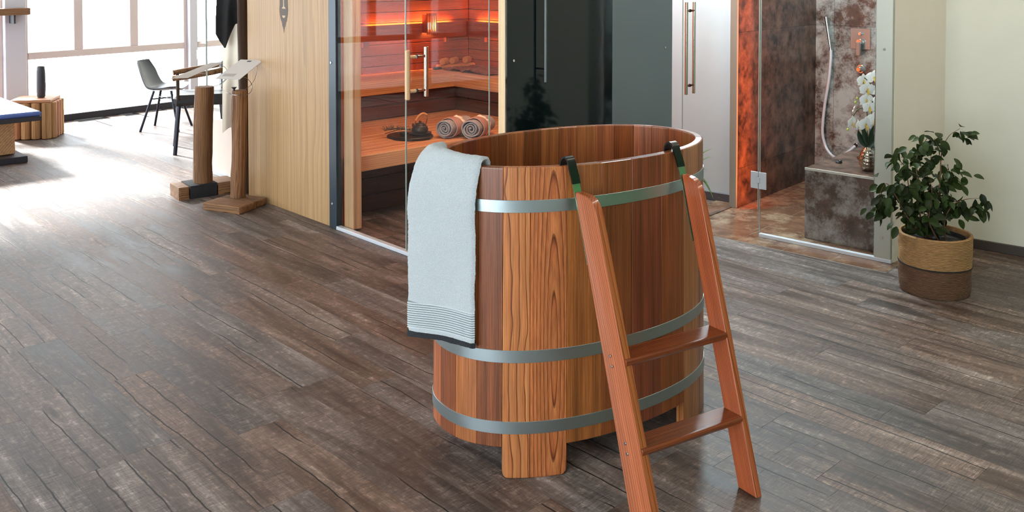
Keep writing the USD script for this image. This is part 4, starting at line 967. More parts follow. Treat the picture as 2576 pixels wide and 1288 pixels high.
def rolled_towel(name, label, a, b, yaw, d=.128, length=.20, seed=0):
    M = SA @ tr(a, b, LB + .005) @ rot([0, 0, 1], yaw)    # axis along +y, end face at y = 0
    th = Thing(name, label, "rolled towel", base=at(M, 0, length / 2, 0), rz=AZ + math.radians(yaw), group=None)
    R = rng(seed); r1 = d / 2 - .004; turns = 3.6; n = 150
    u = np.linspace(0, 1, n); phi = u * turns * 2 * np.pi + 1.0; rr = .008 + (r1 - .008) * u + .0025 * np.sin(phi * 2.3 + seed)
    sx = 1.04; sz = .93
    cx = np.stack([rr * np.cos(phi) * sx, rr * np.sin(phi) * sz + r1 * sz + .002], 1)
    tg = np.gradient(cx, axis=0); tg /= np.linalg.norm(tg, axis=1, keepdims=True); nn_ = np.stack([-tg[:, 1], tg[:, 0]], 1); h = .0062
    rings = []
    for y, w in ((.0, .5), (.003, .9), (.008, 1), (.09, 1), (.134, 1), (.140, .8)):
        o = cx + nn_ * h * w; i_ = cx - nn_ * h * w; ring = np.vstack([o, i_[::-1]])
        yy = y + .004 * np.sin(np.r_[phi, phi[::-1]] * 1.7 + seed) * (y < .01)
        rings.append(np.c_[ring[:, 0], np.full(len(ring), y) + yy, ring[:, 1]])
    g = grid(np.array(rings), closed_v=True); m = 2 * n; o = 5 * m
    cap = np.array([(i, i + 1, m - 2 - i) for i in range(n - 1)] + [(i, m - 2 - i, m - 1 - i) for i in range(n - 1)])
    g.f = np.vstack([g.f, cap[:, ::-1], cap + o])
    th.part("terry_roll", fixn(g.move(M)), "grey_terry", smooth=50, label="grey terry spiral of the roll")
    a_ = np.linspace(0, 2 * np.pi, 48, endpoint=False); R3 = []
    for y, k in ((.050, 1.02), (.052, 1.09), (.10, 1.10), (.128, 1.10), (.138, 1.06), (.140, .98)):
        wv = 1 + .02 * np.sin(a_ * 5 + y * 30)
        R3.append(np.c_[r1 * k * sx * np.cos(a_) * wv, np.full(48, y), r1 * k * sz * np.sin(a_) * wv + r1 * sz + .004])
    g = grid(np.array(R3), closed_v=True)
    th.part("wrap", fixn(g.move(M)), "pink_terry", smooth=60, label="dusky pink flannel wrapped round the roll")
    R3 = []
    for y, k in ((.132, 1.04), (.155, 1.12), (.185, .98), (.20, .60), (.206, .1)):
        wv = 1 + .07 * np.sin(a_ * 7 + y * 60) + .03 * np.sin(a_ * 13)
        R3.append(np.c_[r1 * k * sx * np.cos(a_) * wv, np.full(48, y) + .006 * np.sin(a_ * 6), np.maximum(r1 * k * sz * np.sin(a_) * wv + r1 * sz + .004, .002)])
    th.part("pale_end", fixn(grid(np.array(R3), closed_v=True).move(M)), "cream_cloth", smooth=60, label="pale fringed far end")
rolled_towel("rolled_towel", "left rolled towel beside the slate tray, grey end spiral with a pink wrap", .012, .945, 16, d=.150, seed=1)
rolled_towel("rolled_towel", "right rolled towel behind the tub rim, grey end with a pink wrap", .170, 1.062, 24, d=.156, seed=2)

# upper bench: folded towel, three small rolls, crumpled cloth, pebble
solo("folded_towel", box((-.055, .055), (-.20, .20), (0, .034), .012).move(SA @ tr(-1.33, 2.17, UB)), "peach_terry", "folded peach towel on the upper corner bench, under three small rolls", "towel")
for k, (a, b) in enumerate(((-1.31, 2.02), (-1.335, 2.155), (-1.31, 2.29))):
    P = smooth_path([at(SA, a - .03, b + .05, UB + .066), at(SA, a, b, UB + .064), at(SA, a + .03, b - .05, UB + .066)], 4)
    solo("small_rolled_towel", tube(P, [.027] + [.032] * (len(P) - 2) + [.027], 18), "peach_terry", ["left small roll on the folded peach towel", "middle small roll on the folded peach towel", "right small roll on the folded peach towel, in the corner"][k], "rolled towel")
gx, gy = np.meshgrid(np.linspace(0, 1, 46), np.linspace(0, 1, 26), indexing="ij")
def cloth_sheet(M, lx, ly, amp, seed, z0=.004):
    q = np.stack([gx * 12, gy * 9, np.zeros_like(gx)], -1)
    z = z0 + amp * np.clip(meshkit.fbm(q, 3, seed) * 1.6 - .35, 0, 1) * np.sin(np.pi * np.clip(gx, .02, .98)) ** .3
    top = np.stack([gx * lx, gy * ly, z + .008], -1); bot = np.stack([gx * lx, gy * ly, z * .9], -1)
    A = grid(top); B_ = grid(bot)
    e = [(0, j) for j in range(26)] + [(i, 25) for i in range(1, 46)] + [(45, j) for j in range(24, -1, -1)] + [(i, 0) for i in range(44, 0, -1)]
    ix = np.array([i * 26 + j for i, j in e]); nx = np.roll(ix, -1); o = len(A.v)
    f = np.vstack([A.f, B_.f[:, ::-1] + o, np.stack([ix, ix + o, nx + o], 1), np.stack([ix, nx + o, nx], 1)])
    return fixn(Geo(np.vstack([A.v, B_.v]), f).move(M))
solo("crumpled_cloth", cloth_sheet(SA @ tr(-1.22, 1.93, UB), .62, .36, .038, 4), "mauve_cloth", "crumpled mauve-grey cloth on the back run of the upper bench", "cloth", smooth=60)
solo("pebble", fixn(tm(trimesh.creation.icosphere(2, 1.0)).move(SA @ tr(-1.30, 1.93, UB + .012) @ np.diag([.03, .05, .0125, 1]))), "black_slate", "small dark pebble on the upper bench, left of the folded towel", "pebble")

# ================================================================== ORCHID, BOWL, PUCK on the shower bench
ov = at(SH, .560, .330, BT)
th = Thing("orchid_in_vase", "white moth orchid in a hammered silver vase on the shower bench", "orchid", base=ov, rz=A2)
n_ = 64; zz = np.linspace(0, 1, 40)
prof = .030 + .030 * np.sin(np.pi * np.clip(zz * 1.02, 0, 1)) ** .8 - .012 * zz
P = []
for i in range(n_):
    a = 2 * np.pi * i / n_
    dent = .0017 * np.cos(2 * np.pi * 6.5 * zz + 1.3 * math.sin(3 * a) + .6 * math.sin(5 * a))
    r = prof + dent * (zz > .06) * (zz < .92)
    P.append(np.c_[r * np.cos(a), r * np.sin(a), zz * .148])
g = grid(np.array(P), closed_u=True); i0 = np.arange(n_) * 40; c = len(g.v)
inner = np.array([[.016 * math.cos(2 * np.pi * i / n_), .016 * math.sin(2 * np.pi * i / n_), .146] for i in range(n_)])
g = Geo(np.vstack([g.v, [0, 0, 0], inner]), np.vstack([g.f, np.stack([np.full(n_, c), np.roll(i0, -1), i0], 1), np.stack([i0 + 39, np.roll(i0, -1) + 39, c + 1 + np.arange(n_)], 1), np.stack([np.roll(i0, -1) + 39, np.roll(c + 1 + np.arange(n_), -1), c + 1 + np.arange(n_)], 1)]))
th.part("vase", fixn(g.shift(*ov)), "silver_vase", smooth=60, label="hammered silver vase")
VX = np.array([1., 0, 0]); VY = np.array([0, -1., 0])      # picture right, towards the viewer
def o3(x, z, y=0): return ov + VX * x + np.array([0, -y, z])
px = lambda u, v, y=0: o3((u - 2179) * .00252, .148 + (362 - v) * .00252, y)
def blade(p0, p1, p2, w, n=9, fold=.25, up=(0, 0, 1)):
    t = np.linspace(0, 1, n); P = ((1 - t) ** 2)[:, None] * p0 + (2 * t * (1 - t))[:, None] * p1 + (t ** 2)[:, None] * p2
    T = np.gradient(P, axis=0); T /= np.linalg.norm(T, axis=1, keepdims=True)
    s = np.cross(T, np.asarray(up, float)); s /= np.maximum(np.linalg.norm(s, axis=1, keepdims=True), 1e-6); nn_ = np.cross(s, T)
    wt = w * np.sin(np.pi * np.clip(t ** .85 * .985 + .01, 0, 1)) ** .85
    q = []
    for c, f in ((-1, fold), (-.5, fold * .3), (0, 0), (.5, fold * .3), (1, fold)):
        q.append(P + s * (wt * c)[:, None] + nn_ * (wt * f)[:, None])
    P1 = np.stack(q, 1); th_ = .0007
    P2 = P1 - nn_[:, None, :] * th_
    A = grid(P1); B_ = grid(P2); o = len(A.v); k = 5
    e = [(0, j) for j in range(k)] + [(i, k - 1) for i in range(1, n)] + [(n - 1, j) for j in range(k - 2, -1, -1)] + [(i, 0) for i in range(n - 2, 0, -1)]
    ix = np.array([i * k + j for i, j in e]); nx = np.roll(ix, -1)
    return fixn(Geo(np.vstack([A.v, B_.v]), np.vstack([A.f, B_.f[:, ::-1] + o, np.stack([ix, ix + o, nx + o], 1), np.stack([ix, nx + o, nx], 1)])))
for p1, p2, w in (((2152, 345), (2150, 318), .021), ((2166, 330), (2158, 306), .018), ((2194, 340), (2208, 312), .022), ((2208, 352), (2224, 330), .020), ((2182, 330), (2188, 306), .014)):
    th.part("leaf", blade(px(2179, 364), px(*p1, .02), px(*p2, .03), w, up=(0, -1, .4)), "orchid_leaf", smooth=60)
st1 = smooth_path([px(2180, 364), px(2184, 300), px(2187, 250, .01), px(2180, 210, .03), px(2160, 190, .05)], 6)
st2 = smooth_path([px(2179, 364), px(2176, 310), px(2172, 272, .01), px(2150, 268, .03), px(2128, 296, .04)], 6)
for s_ in (st1, st2):
    th.part("stem", tube(s_, .0032, 8), "orchid_stem")
def flower(u, v, y, size, yaw, pitch, seed):
    c = px(u, v, y); R = rng(seed)
    M = tr(*c) @ rot([0, 0, 1], yaw) @ rot([1, 0, 0], pitch)
    pts = []
    for k, (a, l, w) in enumerate(((90, 1.0, .55), (210, 1.0, .52), (330, 1.0, .52), (14, 1.05, .95), (166, 1.05, .95))):
        a = math.radians(a + R.uniform(-5, 5)); d = np.array([math.cos(a), 0, math.sin(a)])
        pts.append(blade(d * size * .08 + np.array([0, -.001 * k, 0]), d * size * .6 + np.array([0, -.006, 0]), d * size * l + np.array([0, .004, 0]), size * w * .62, n=7, fold=-.12, up=(0, -1, 0)))
    f = th.part("flower", fixn(cat(pts).move(M)), "petal", smooth=60)
    lip = cat(tm(trimesh.creation.icosphere(1, size * .16)).move(np.diag([1, .8, 1.1, 1])), blade(np.array([0, -.004, -.002]), np.array([0, -.018, -.012]), np.array([0, -.016, -.026]) * size / .04, size * .16, n=5, up=(0, -1, 0)))
    th.part("lip", lip.move(M), "petal_centre", smooth=60, parent=f, label="yellow lip")
for k, a in enumerate([(2158, 198, .05, .038, 20, 0), (2183, 190, .06, .040, -10, -8), (2166, 218, .06, .042, 10, 10), (2192, 222, .05, .036, -25, 0), (2166, 245, .05, .040, 15, 5), (2196, 246, .06, .034, -30, 0), (2172, 262, .06, .036, 0, 12), (2184, 292, .07, .043, -8, 5), (2162, 303, .07, .042, 15, 8), (2132, 300, .05, .038, 40, 10), (2148, 308, .04, .034, 55, 0), (2137, 268, .04, .026, 70, 20), (2204, 268, .05, .034, -30, 0)]):
    flower(*a[:3], a[3] * 1.22, *a[4:], 70 + k)
for k, (u, v) in enumerate(((2156, 216), (2142, 240), (2138, 250), (2120, 316), (2186, 305), (2196, 302), (2202, 309), (2201, 236), (2203, 253), (2190, 308))):
    th.part("bud", tm(trimesh.creation.icosphere(1, .0085)).move(tr(*px(u, v, .06)) @ np.diag([.8, .8, 1.15, 1])), "bud_green", smooth=60)
bw_ = [(0, 0), (.022, 0), (.036, .010), (.045, .026), (.043, .027), (.033, .012), (0, .006)]
solo("copper_bowl", lathe([(r * 1.1, z * 1.3) for r, z in bw_], 40).move(tr(*at(SH, .455, .55, BT))), "copper", "small copper bowl behind the silver vase", "bowl")
solo("drain_plug", fixn(cat(cyl(at(SH, .336, .43, BT), at(SH, .336, .43, BT + .012), .021, 24, .003), cyl(at(SH, .345, .43, BT + .012), at(SH, .345, .43, BT + .02), .013, 20, .003))), "reed_black", "flat black plug lying on the shower bench, left of the vase", "plug")

# ================================================================== FICUS in its basket
B0 = np.array([2.235, 4.895, 0]); RB, HB = .179, .305
th = Thing("potted_ficus", "dark green weeping fig in a two-tone woven basket by the steel post", "potted plant", base=B0)
def coils(z0, z1, n, seed):
    z = np.linspace(z0, z1, n * 6 + 1); k = (z - z0) / (z1 - z0) * n
    r = RB * (1 - .02 * np.cos((z / HB) * 3.0) - .02 * (z < .02) * (1 - z / .02)) - .0028 + .0028 * np.abs(np.sin(k * np.pi)) ** .6
    return r, z
def shell(z0, z1, n, seed, cap0=False, rim=False):
    r, z = coils(z0, z1, n, seed); pr = list(zip(r, z))
    if cap0: pr = [(0, z0)] + pr
    if rim: pr += [(RB - .004, z1 + .004), (RB - .012, z1 + .002), (RB - .015, z1 - .01), (RB - .016, z0 + .01)]
    else: pr += [(RB - .012, z1), (RB - .014, z0)]
    na = 120; pr = np.array(pr); a = np.linspace(0, 2 * np.pi, na, endpoint=False)
    w = (meshkit.noise(np.stack([np.cos(a)[:, None] * 3 + 0 * pr[:, 1], np.sin(a)[:, None] * 3 + 0 * pr[:, 1], 0 * a[:, None] + pr[:, 1] * 20], -1), seed) - .5) * .007
    rr = pr[None, :, 0] + w * (pr[None, :, 0] > .05)
    P = np.stack([rr * np.cos(a)[:, None], rr * np.sin(a)[:, None], np.broadcast_to(pr[:, 1], rr.shape)], -1)
    G = np.stack([np.broadcast_to(a[:, None] * RB * 1.0, rr.shape), rr * 0, np.broadcast_to(pr[:, 1], rr.shape)], -1)
    return fixn(grid(P, closed_u=True, closed_v=False, G=G)).shift(*B0)
bk = th.part("basket", shell(.150, HB, 19, 2, rim=True), "basket_natural", smooth=60, label="natural straw-coloured upper half of the basket")
th.part("basket", shell(0.0, .146, 18, 3, cap0=True), "basket_dark", smooth=60, label="dark brown lower half of the basket")
th.part("basket_seam", tube(np.array([[B0[0] + (RB - .001) * math.cos(a), B0[1] + (RB - .001) * math.sin(a), .148] for a in np.linspace(0, 2 * np.pi, 90)]), .0042, 8), "basket_seam", label="black seam between the two tones")
th.part("inner_pot", lathe([(0, .03), (.145, .03), (.155, .285), (.150, .285), (.142, .262), (0, .262)], 40).shift(*B0), "reed_black")
th.part("soil", lathe([(0, .25), (.143, .25), (.140, .266), (.06, .274), (0, .276)], 40).shift(*B0), "soil", smooth=60)
fz = lambda v, y=4.88: 1.7 - (v + 80) * y / 2350
def fp(u, v, dy=0.): 
    y = 4.88 + dy; return np.array([(u - 1288) * y / 2350, y, fz(v, y)])
LEAVES = []
def leaf(p, d, up, L, W, curl, R):
    return blade(p, p + d * L * .5 + up * L * .08, p + d * L + up * L * (.05 - curl), W, n=8, fold=.22, up=up)
R_ = rng(44)
stems = []
def branch(pts, r0, r1):
    P = smooth_path(pts, 6); th.part("stem", tube(P, np.linspace(r0 * .75, r1 * .5, len(P)), 8), "twig"); return P
base = lambda dx, dy: B0 + np.array([dx, dy, .27])
br = [branch([base(-.02, 0), fp(2325, 560, .0), fp(2318, 480), fp(2312, 400, .02), fp(2340, 345, .02)], .008, .003),
      branch([base(.02, .01), fp(2368, 540), fp(2372, 450, .03), fp(2375, 385, .03), fp(2392, 345, .02), fp(2420, 325, .02)], .007, .002),
      branch([base(-.05, -.01), fp(2290, 550, -.05), fp(2262, 500, -.08), fp(2235, 465, -.10), fp(2215, 500, -.10)], .006, .002),
      branch([base(-.03, .02), fp(2300, 510, .05), fp(2285, 430, .06), fp(2262, 400, .06)], .006, .002),
      branch([base(.05, -.01), fp(2385, 560, -.03), fp(2405, 520, -.05), fp(2440, 505, -.06), fp(2478, 502, -.06)], .006, .0015),
      branch([base(.03, .04), fp(2380, 500, .08), fp(2398, 440, .10), fp(2405, 425, .10)], .005, .002),
      branch([base(0, -.04), fp(2345, 560, -.09), fp(2352, 500, -.12), fp(2348, 455, -.12)], .005, .002),
      branch([base(-.02, .05), fp(2330, 500, .12), fp(2345, 420, .14), fp(2350, 370, .12)], .005, .002)]
def clump(u, v, dy, su, sv, sd, n, ar=None, down=.5):
    n = int(n * 1.45)
    for _ in range(n):
        c = fp(u + R_.normal() * su, v + R_.normal() * sv, dy + R_.normal() * sd)
        if c[2] < .30: c[2] = .30 + R_.uniform(0, .05)
        d = R_.normal(size=3) * [.8, .8, .5]; d[2] -= down * 1.5
        o = c - fp(2340, 500, 0); d += o * [2.2, 1.2, .8]; d /= np.linalg.norm(d)
        up = np.array([R_.normal() * .45, -.55 + R_.normal() * .4, .8]); up -= d * (up @ d); up /= np.linalg.norm(up)
        L = R_.uniform(.046, .070)
        if c[2] + d[2] * L < .27: d[2] = abs(d[2]) * .2; d /= np.linalg.norm(d)
        LEAVES.append(leaf(c, d, up, L, L * R_.uniform(.25, .32), R_.uniform(.05, .3), R_))
clump(2330, 545, 0, 34, 22, .07, 30); clump(2340, 480, .0, 40, 26, .08, 40); clump(2290, 500, -.04, 24, 26, .05, 26)
clump(2236, 505, -.08, 16, 22, .03, 24, down=.8); clump(2212, 530, -.10, 12, 14, .02, 8, down=.8)
clump(2300, 425, .03, 26, 20, .05, 26); clump(2335, 380, .03, 22, 18, .04, 22); clump(2350, 350, .03, 18, 10, .03, 10)
clump(2424, 338, .02, 11, 9, .015, 10, down=.5); clump(2335, 500, .0, 30, 34, .06, 46); clump(2330, 560, .0, 36, 14, .06, 22); clump(2400, 440, .08, 16, 22, .03, 20); clump(2375, 500, .0, 20, 30, .06, 22)
clump(2420, 525, -.05, 16, 14, .03, 16, down=.8); clump(2472, 520, -.06, 13, 12, .02, 12, down=.8); clump(2262, 400, .05, 8, 18, .02, 7)

o_ = np.argsort([g_.v[:, 1].mean() for g_ in LEAVES], kind="stable")          # the nearest 285 singly, the rest joined
for k in o_[:285]: th.part("leaf", LEAVES[k], "ficus_leaf", smooth=60)
th.part("inner_foliage", cat([LEAVES[k] for k in o_[285:]]), "ficus_leaf", smooth=60, kind="stuff")

# fern-like plant behind the shower door
N0 = np.array([1.10, 6.36, 0.])
th = Thing("strap_leaf_plant", "green strap-leaved plant behind the glass shower door, half hidden by the tub", "potted plant", base=N0)
th.part("pot", lathe([(0, 0), (.075, 0), (.095, .16), (.098, .17), (.088, .17), (.08, .14), (0, .14)], 36).shift(*N0), "charcoal_clay")
R_ = rng(12)
def strap(tip, h, w, bend=0.):
    p0 = N0 + [R_.uniform(-.03, .03), R_.uniform(-.03, .03), .14]
    mid = (p0 + tip) / 2 + np.array([0, 0, h])
    th.part("leaf", blade(p0, mid, np.asarray(tip, float), w, n=14, fold=.3), "fern_leaf", smooth=60)
qz = lambda u, v, y: np.array([(u - 1288) * y / 2350, y, 1.7 - (v + 80) * y / 2350])
for u, v, y, h, w in ((1796, 376, 6.32, .12, .022), (1793, 396, 6.30, .10, .020), (1783, 428, 6.33, .10, .020), (1783, 462, 6.3, .12, .018), (1799, 506, 6.28, .30, .034), (1640, 400, 6.38, .10, .02), (1660, 440, 6.36, .14, .02), (1680, 480, 6.22, .2, .024), (1740, 480, 6.2, .22, .024), (1720, 420, 6.45, .1, .02)):
    strap(qz(u, v, y), h, w)

# ================================================================== LEFT: INFO STANDS, ROBES, LOUNGE
def quad_slab(c, th_):                            # four corners, thickness downwards along the normal
    c = np.asarray(c, float); n = np.cross(c[1] - c[0], c[3] - c[0]); n /= np.linalg.norm(n)
    if n[2] < 0: n = -n
    return hull(np.vstack([c, c - n * th_]))
cL, cF, cR = np.array([-2.188, 6.536, 0]), np.array([-1.868, 6.388, 0]), np.array([-1.747, 6.703, 0]); cB = cL + cR - cF
th = Thing("info_stand", "rustic timber info stand with a tilted card, in front of the oak panel", "info stand", base=(cL + cR) / 2)
e1, e2 = (cF - cL), (cR - cF)
BF = frame(cL, e1 / np.linalg.norm(e1), np.cross([0, 0, 1.], e1 / np.linalg.norm(e1))); l1 = np.linalg.norm(e1) - .01; l2 = np.linalg.norm(e2) - .03
R_ = rng(3)
def rough_block(M, x, y, z, amp, seed, axis):
    g = tm(trimesh.creation.box((x[1] - x[0], y[1] - y[0], z[1] - z[0])).subdivide().subdivide().subdivide()).shift((x[0] + x[1]) / 2, (y[0] + y[1]) / 2, (z[0] + z[1]) / 2)
    c = np.array([(x[0] + x[1]) / 2, (y[0] + y[1]) / 2, (z[0] + z[1]) / 2]); hd = np.array([x[1] - x[0], y[1] - y[0], z[1] - z[0]]) / 2
    q = (g.v - c) / hd; k = np.sort(np.abs(q), 1)[:, 1:].prod(1) ** 6
    d = (meshkit.fbm(g.v * 14 + seed, 3, seed) - .5)[:, None] * amp * 2
    v0 = g.v.copy(); g.v = c + (g.v - c) * (1 - .05 * k[:, None]) + q * d
    g.v[:, 2] = np.maximum(g.v[:, 2], z[0]); g.v[v0[:, 2] < z[0] + 1e-6, 2] = z[0]
    g.grain(axis, (.06 + .03 * seed, .05, seed)); return g.move(M)
th.part("base_board", rough_block(BF, (0, l1), (0, l2 * .60), (0, .052), .006, 1, 0), "rustic_timber")
th.part("base_board", rough_block(BF, (.005, l1 - .01), (l2 * .615, l2), (0, .050), .006, 2, 0), "rustic_timber")
def rough_post(p, q, r, seed, sq=3.0, n=24, m=26, amp=.008):
    p, q = np.asarray(p, float), np.asarray(q, float); a = np.linspace(0, 2 * np.pi, n, endpoint=False); P = []; G = []
    for k, t in enumerate(np.linspace(0, 1, m)):
        c = p + (q - p) * t + np.array([math.sin(t * 3.0 + seed), math.cos(t * 2.3 + seed), 0]) * .008
        c[2] = p[2] + (q[2] - p[2]) * t
        rr = r * (np.abs(np.cos(a)) ** sq + np.abs(np.sin(a)) ** sq) ** (-1 / sq)
        d = np.stack([np.cos(a + seed), np.sin(a + seed), 0 * a], 1)
        rr = rr + (meshkit.fbm(np.c_[d[:, :2] * 2, np.full(n, t * 5)] + seed, 3, seed) - .5) * amp * 2
        P.append(c + d * rr[:, None]); G.append(np.c_[d[:, :2] * rr[:, None] + .02 * seed, np.full(n, c[2])])
    g = grid(np.array(P), closed_v=True, G=np.array(G)); o = (m - 1) * n
    g.f = np.vstack([g.f, [[0, i, i + 1] for i in range(1, n - 1)], [[o, o + i + 1, o + i] for i in range(1, n - 1)]])
    return fixn(g)
th.part("post", rough_post((-1.990, 6.70, .045), (-1.952, 6.70, .823), .047, 1), "rustic_timber", smooth=50, label="leaning weathered timber post")
th.part("nail", lathe([(0, 0), (.006, 0), (.008, .018), (.020, .030), (0, .031)], 16).shift(-1.990, 6.665, .818), "dark_edge")
card = [(-2.10, 6.60, .919), (-1.930, 6.60, .914), (-1.814, 6.80, 1.030), (-1.980, 6.80, 1.034)]
cg = th.part("card", quad_slab(card, .004), "card_white", smooth=None, label="white tilted information card")
def on_card(C, u0, u1, v0, v1, lift):
    C = np.asarray(C, float); f = lambda u, v: (C[0] * (1 - u) + C[1] * u) * (1 - v) + (C[3] * (1 - u) + C[2] * u) * v
    n = np.cross(C[1] - C[0], C[3] - C[0]); n /= np.linalg.norm(n); n = n if n[2] > 0 else -n
    return quad_slab(np.array([f(u0, v0), f(u1, v0), f(u1, v1), f(u0, v1)]) + n * lift, .0006)
th.part("printed_block", on_card(card, .12, .62, .12, .26, .0006), "print_grey", smooth=None, parent=cg, label="pale grey printed block")
th.part("printed_mark", on_card(card, .38, .55, .88, .95, .0006), "print_dark", smooth=None, parent=cg, label="small grey printed mark")
w3 = lambda u, v, y: np.array([(u - 1288) * y / 2350, y, 1.7 - (v + 80) * y / 2350])
th.part("wire", tube(smooth_path([w3(603, 196, 6.66), w3(618, 197, 6.70), w3(631, 213, 6.74), w3(630, 230, 6.72), w3(618, 239, 6.66), w3(598, 241, 6.62), w3(575, 237, 6.62), w3(556, 226, 6.66), w3(557, 212, 6.68), w3(568, 199, 6.68)], 6), .0022, 7), "wire_steel", label="bent wire card holder")
th.part("wire", tube(smooth_path([w3(645, 164, 6.78), w3(644, 182, 6.78), w3(637, 203, 6.76), w3(624, 219, 6.74), w3(607, 229, 6.71)], 6), .0016, 7), "wire_steel")
# rear stand
bc = np.array([-2.335, 6.985, 0]); bd = np.array([.8, .6, 0])
BR = frame(bc, bd, np.cross([0, 0, 1.], bd))
th = Thing("info_stand", "round log info stand on a heavy strapped beam, behind the leaning timber stand", "info stand", base=bc)
th.part("base_beam", rough_block(BR, (-.205, -.125), (-.11, .11), (0, .095), .006, 5, 0), "rustic_timber")
th.part("base_beam", rough_block(BR, (.085, .235), (-.11, .11), (0, .095), .006, 6, 0), "rustic_timber")
th.part("steel_strap", rough_block(BR, (-.124, .084), (-.112, .112), (0, .098), .002, 7, 0), "black_cloth", label="black strap section of the beam")
th.part("log", rough_post((-2.315, 6.975, .09), (-2.312, 6.975, .812), .069, 4, sq=2.0, amp=.006), "rustic_timber", smooth=50, label="upright round log")
card = [(-2.46, 6.72, .905), (-2.365, 6.80, .900), (-2.185, 7.05, .985), (-2.265, 7.00, .990)]
th.part("card", quad_slab(card, .004), "card_white", smooth=None, label="white tilted information card")
th.part("wire", tube(smooth_path([w3(550, 163, 7.03), w3(566, 172, 7.03), w3(570, 190, 7.02), w3(552, 212, 7.0), w3(520, 222, 6.97)], 6), .002, 7), "wire_steel")

# dark post with pegs, two garments
th = Thing("timber_post", "dark brown rough timber post at the left end of the oak panel", "post", base=(-2.035, 7.07, 0))
th.part("post", rough_post((-2.030, 7.07, 0), (-2.040, 7.07, 2.2), .036, 2, sq=4, amp=.005), "dark_timber", smooth=50)
for dx, z in ((-.10, 1.74), (-.16, 1.78)):
    th.part("peg", cyl((-2.05, 7.07, z), (-2.05 + dx, 7.09, z + .02), .009, 12, .002), "dark_timber")
def garment(x0, x1, y, ztop, zbot, folds, amp, taper, seed, m=40, n=36):
    u = np.linspace(0, 1, n); t = np.linspace(0, 1, m); F = []
    for tt_ in t:
        zb = np.array([zbot(q) for q in u]); z = ztop + (zb - ztop) * tt_
        w = taper + (1 - taper) * min(1, tt_ * 2.2); cx = (x0 + x1) / 2
        x = cx + (x0 + (x1 - x0) * u - cx) * w
        yy = y + amp * (.4 + .6 * tt_) * np.sin(u * folds * 2 * np.pi + seed + tt_ * 1.4) + .02 * np.sin(tt_ * 5 + u * 3)
        F.append(np.c_[x, yy, z])
    F = np.array(F); Bk = F + np.array([0, .035, 0]) * np.sin(np.pi * np.clip(u, .0, 1))[None, :, None] + np.array([0, .004, 0])
    ring = np.concatenate([F, Bk[:, ::-1]], 1); g = grid(ring, closed_v=True); k = 2 * n; o = (m - 1) * k
    cap = np.array([(i, i + 1, k - 2 - i) for i in range(n - 1)] + [(i, k - 2 - i, k - 1 - i) for i in range(n - 1)])
    g.f = np.vstack([g.f, cap[:, ::-1], cap + o]); return fixn(g)
solo("bath_robe", garment(-2.245, -2.035, 7.22, 1.72, lambda q: .42 + .05 * math.sin(q * 4), 2.2, .010, .86, 1), "cream_cloth", "long cream bath robe hanging from the dark timber post", "robe", smooth=60)
solo("checked_jacket", garment(-2.245, -2.05, 7.10, 1.80, lambda q: float(np.interp(q, [0, .12, .28, .42, .62, 1], [1.20, 1.14, 1.09, 1.16, 1.27, 1.30])), 2.0, .016, .85, 4), "black_cloth", "black checked garment hanging over the cream robe", "garment", smooth=60)
t = Thing("wall_pale", "low pale pinkish panel behind the info stands, with a light base strip", "wall", base=at(SA, -1.8, .17, 0), rz=AZ, kind="structure")
t.part("panel", fb(SA, (-2.20, -1.14), (.15, .19), (.03, .46), .003), "pink_panel", smooth=None)
t.part("base_strip", fb(SA, (-2.20, -1.14), (.138, .192), (0, .03), .002), "white_strip", smooth=None)
g0, g1 = np.array([-2.49, 7.6, 0]), np.array([-2.77, 8.2, 0]); gd = (g1 - g0) / np.linalg.norm(g1 - g0)
w = Thing("window_9", "standing clear glass sheet behind the log stand, its edge bright", "window", base=(g0 + g1) / 2, kind="structure")
GFr = frame(g0, gd, np.array([-gd[1], gd[0], 0]))
w.part("pane", fb(GFr, (.004, .66), (-.005, .005), (.0, 2.2)), "clear_glass", smooth=None)
w.part("polished_edge", fb(GFr, (0, .004), (-.006, .006), (0, 2.2)), "glass_edge", smooth=None)

# lounge in front of the far windows
th = Thing("wall_shelf", "brown wooden shelf board fixed to the pale window pier", "shelf", base=at(FA, -.8, -.1, 1.21))
th.part("board", fb(FA, (-1.2, -.50), (-.16, -.022), (1.21, 1.28), .004, 0, (.1, .1, 0)), "rustic_timber", smooth=None)
for x in (-1.1, -.66):
    th.part("bracket", fb(FA, (x, x + .02), (-.14, -.022), (1.12, 1.21), .002), "dark_edge", smooth=None)
LR = frame(np.array([-4.064, 8.04, 0]), -dA, -dB)
th = Thing("lounge_bench", "low lounge bench with a blue-grey cushion top at the left edge", "bench", base=at(LR, .6, .3, 0))
th.part("cushion", fb(LR, (0, 1.3), (0, .62), (.425, .465), .012), "blue_cushion")
th.part("frame", fb(LR, (.0, 1.3), (.0, .62), (.385, .424), .004), "dark_edge", smooth=None)
th.part("base_block", fb(LR, (.35, 1.2), (.12, .5), (.06, .384), .006, 0, (.2, .2, 0)), "block_wood", smooth=None)
th.part("foot_rail", fb(LR, (.2, 1.25), (.06, .56), (0.0, .055), .004), "dark_edge", smooth=None)
SF = frame(np.array([-4.80, 9.36, 0]), np.array([.955, -.295, 0.]) * 0 + fT * 0 + np.array([.98, .199, 0]), np.array([-.199, .98, 0]))
th = Thing("log_stool", "square stool faced with rounded upright timbers, carrying a black vase", "stool", base=at(SF, 0, 0, 0))
th.part("top", fb(SF, (-.19, .19), (-.17, .20), (.365, .395), .006, 0, (.1, .2, 0)), "block_wood", smooth=None)
th.part("body", fb(SF, (-.175, .175), (-.12, .19), (0, .364), .004, 2, (.1, .2, 0)), "block_wood", smooth=None)
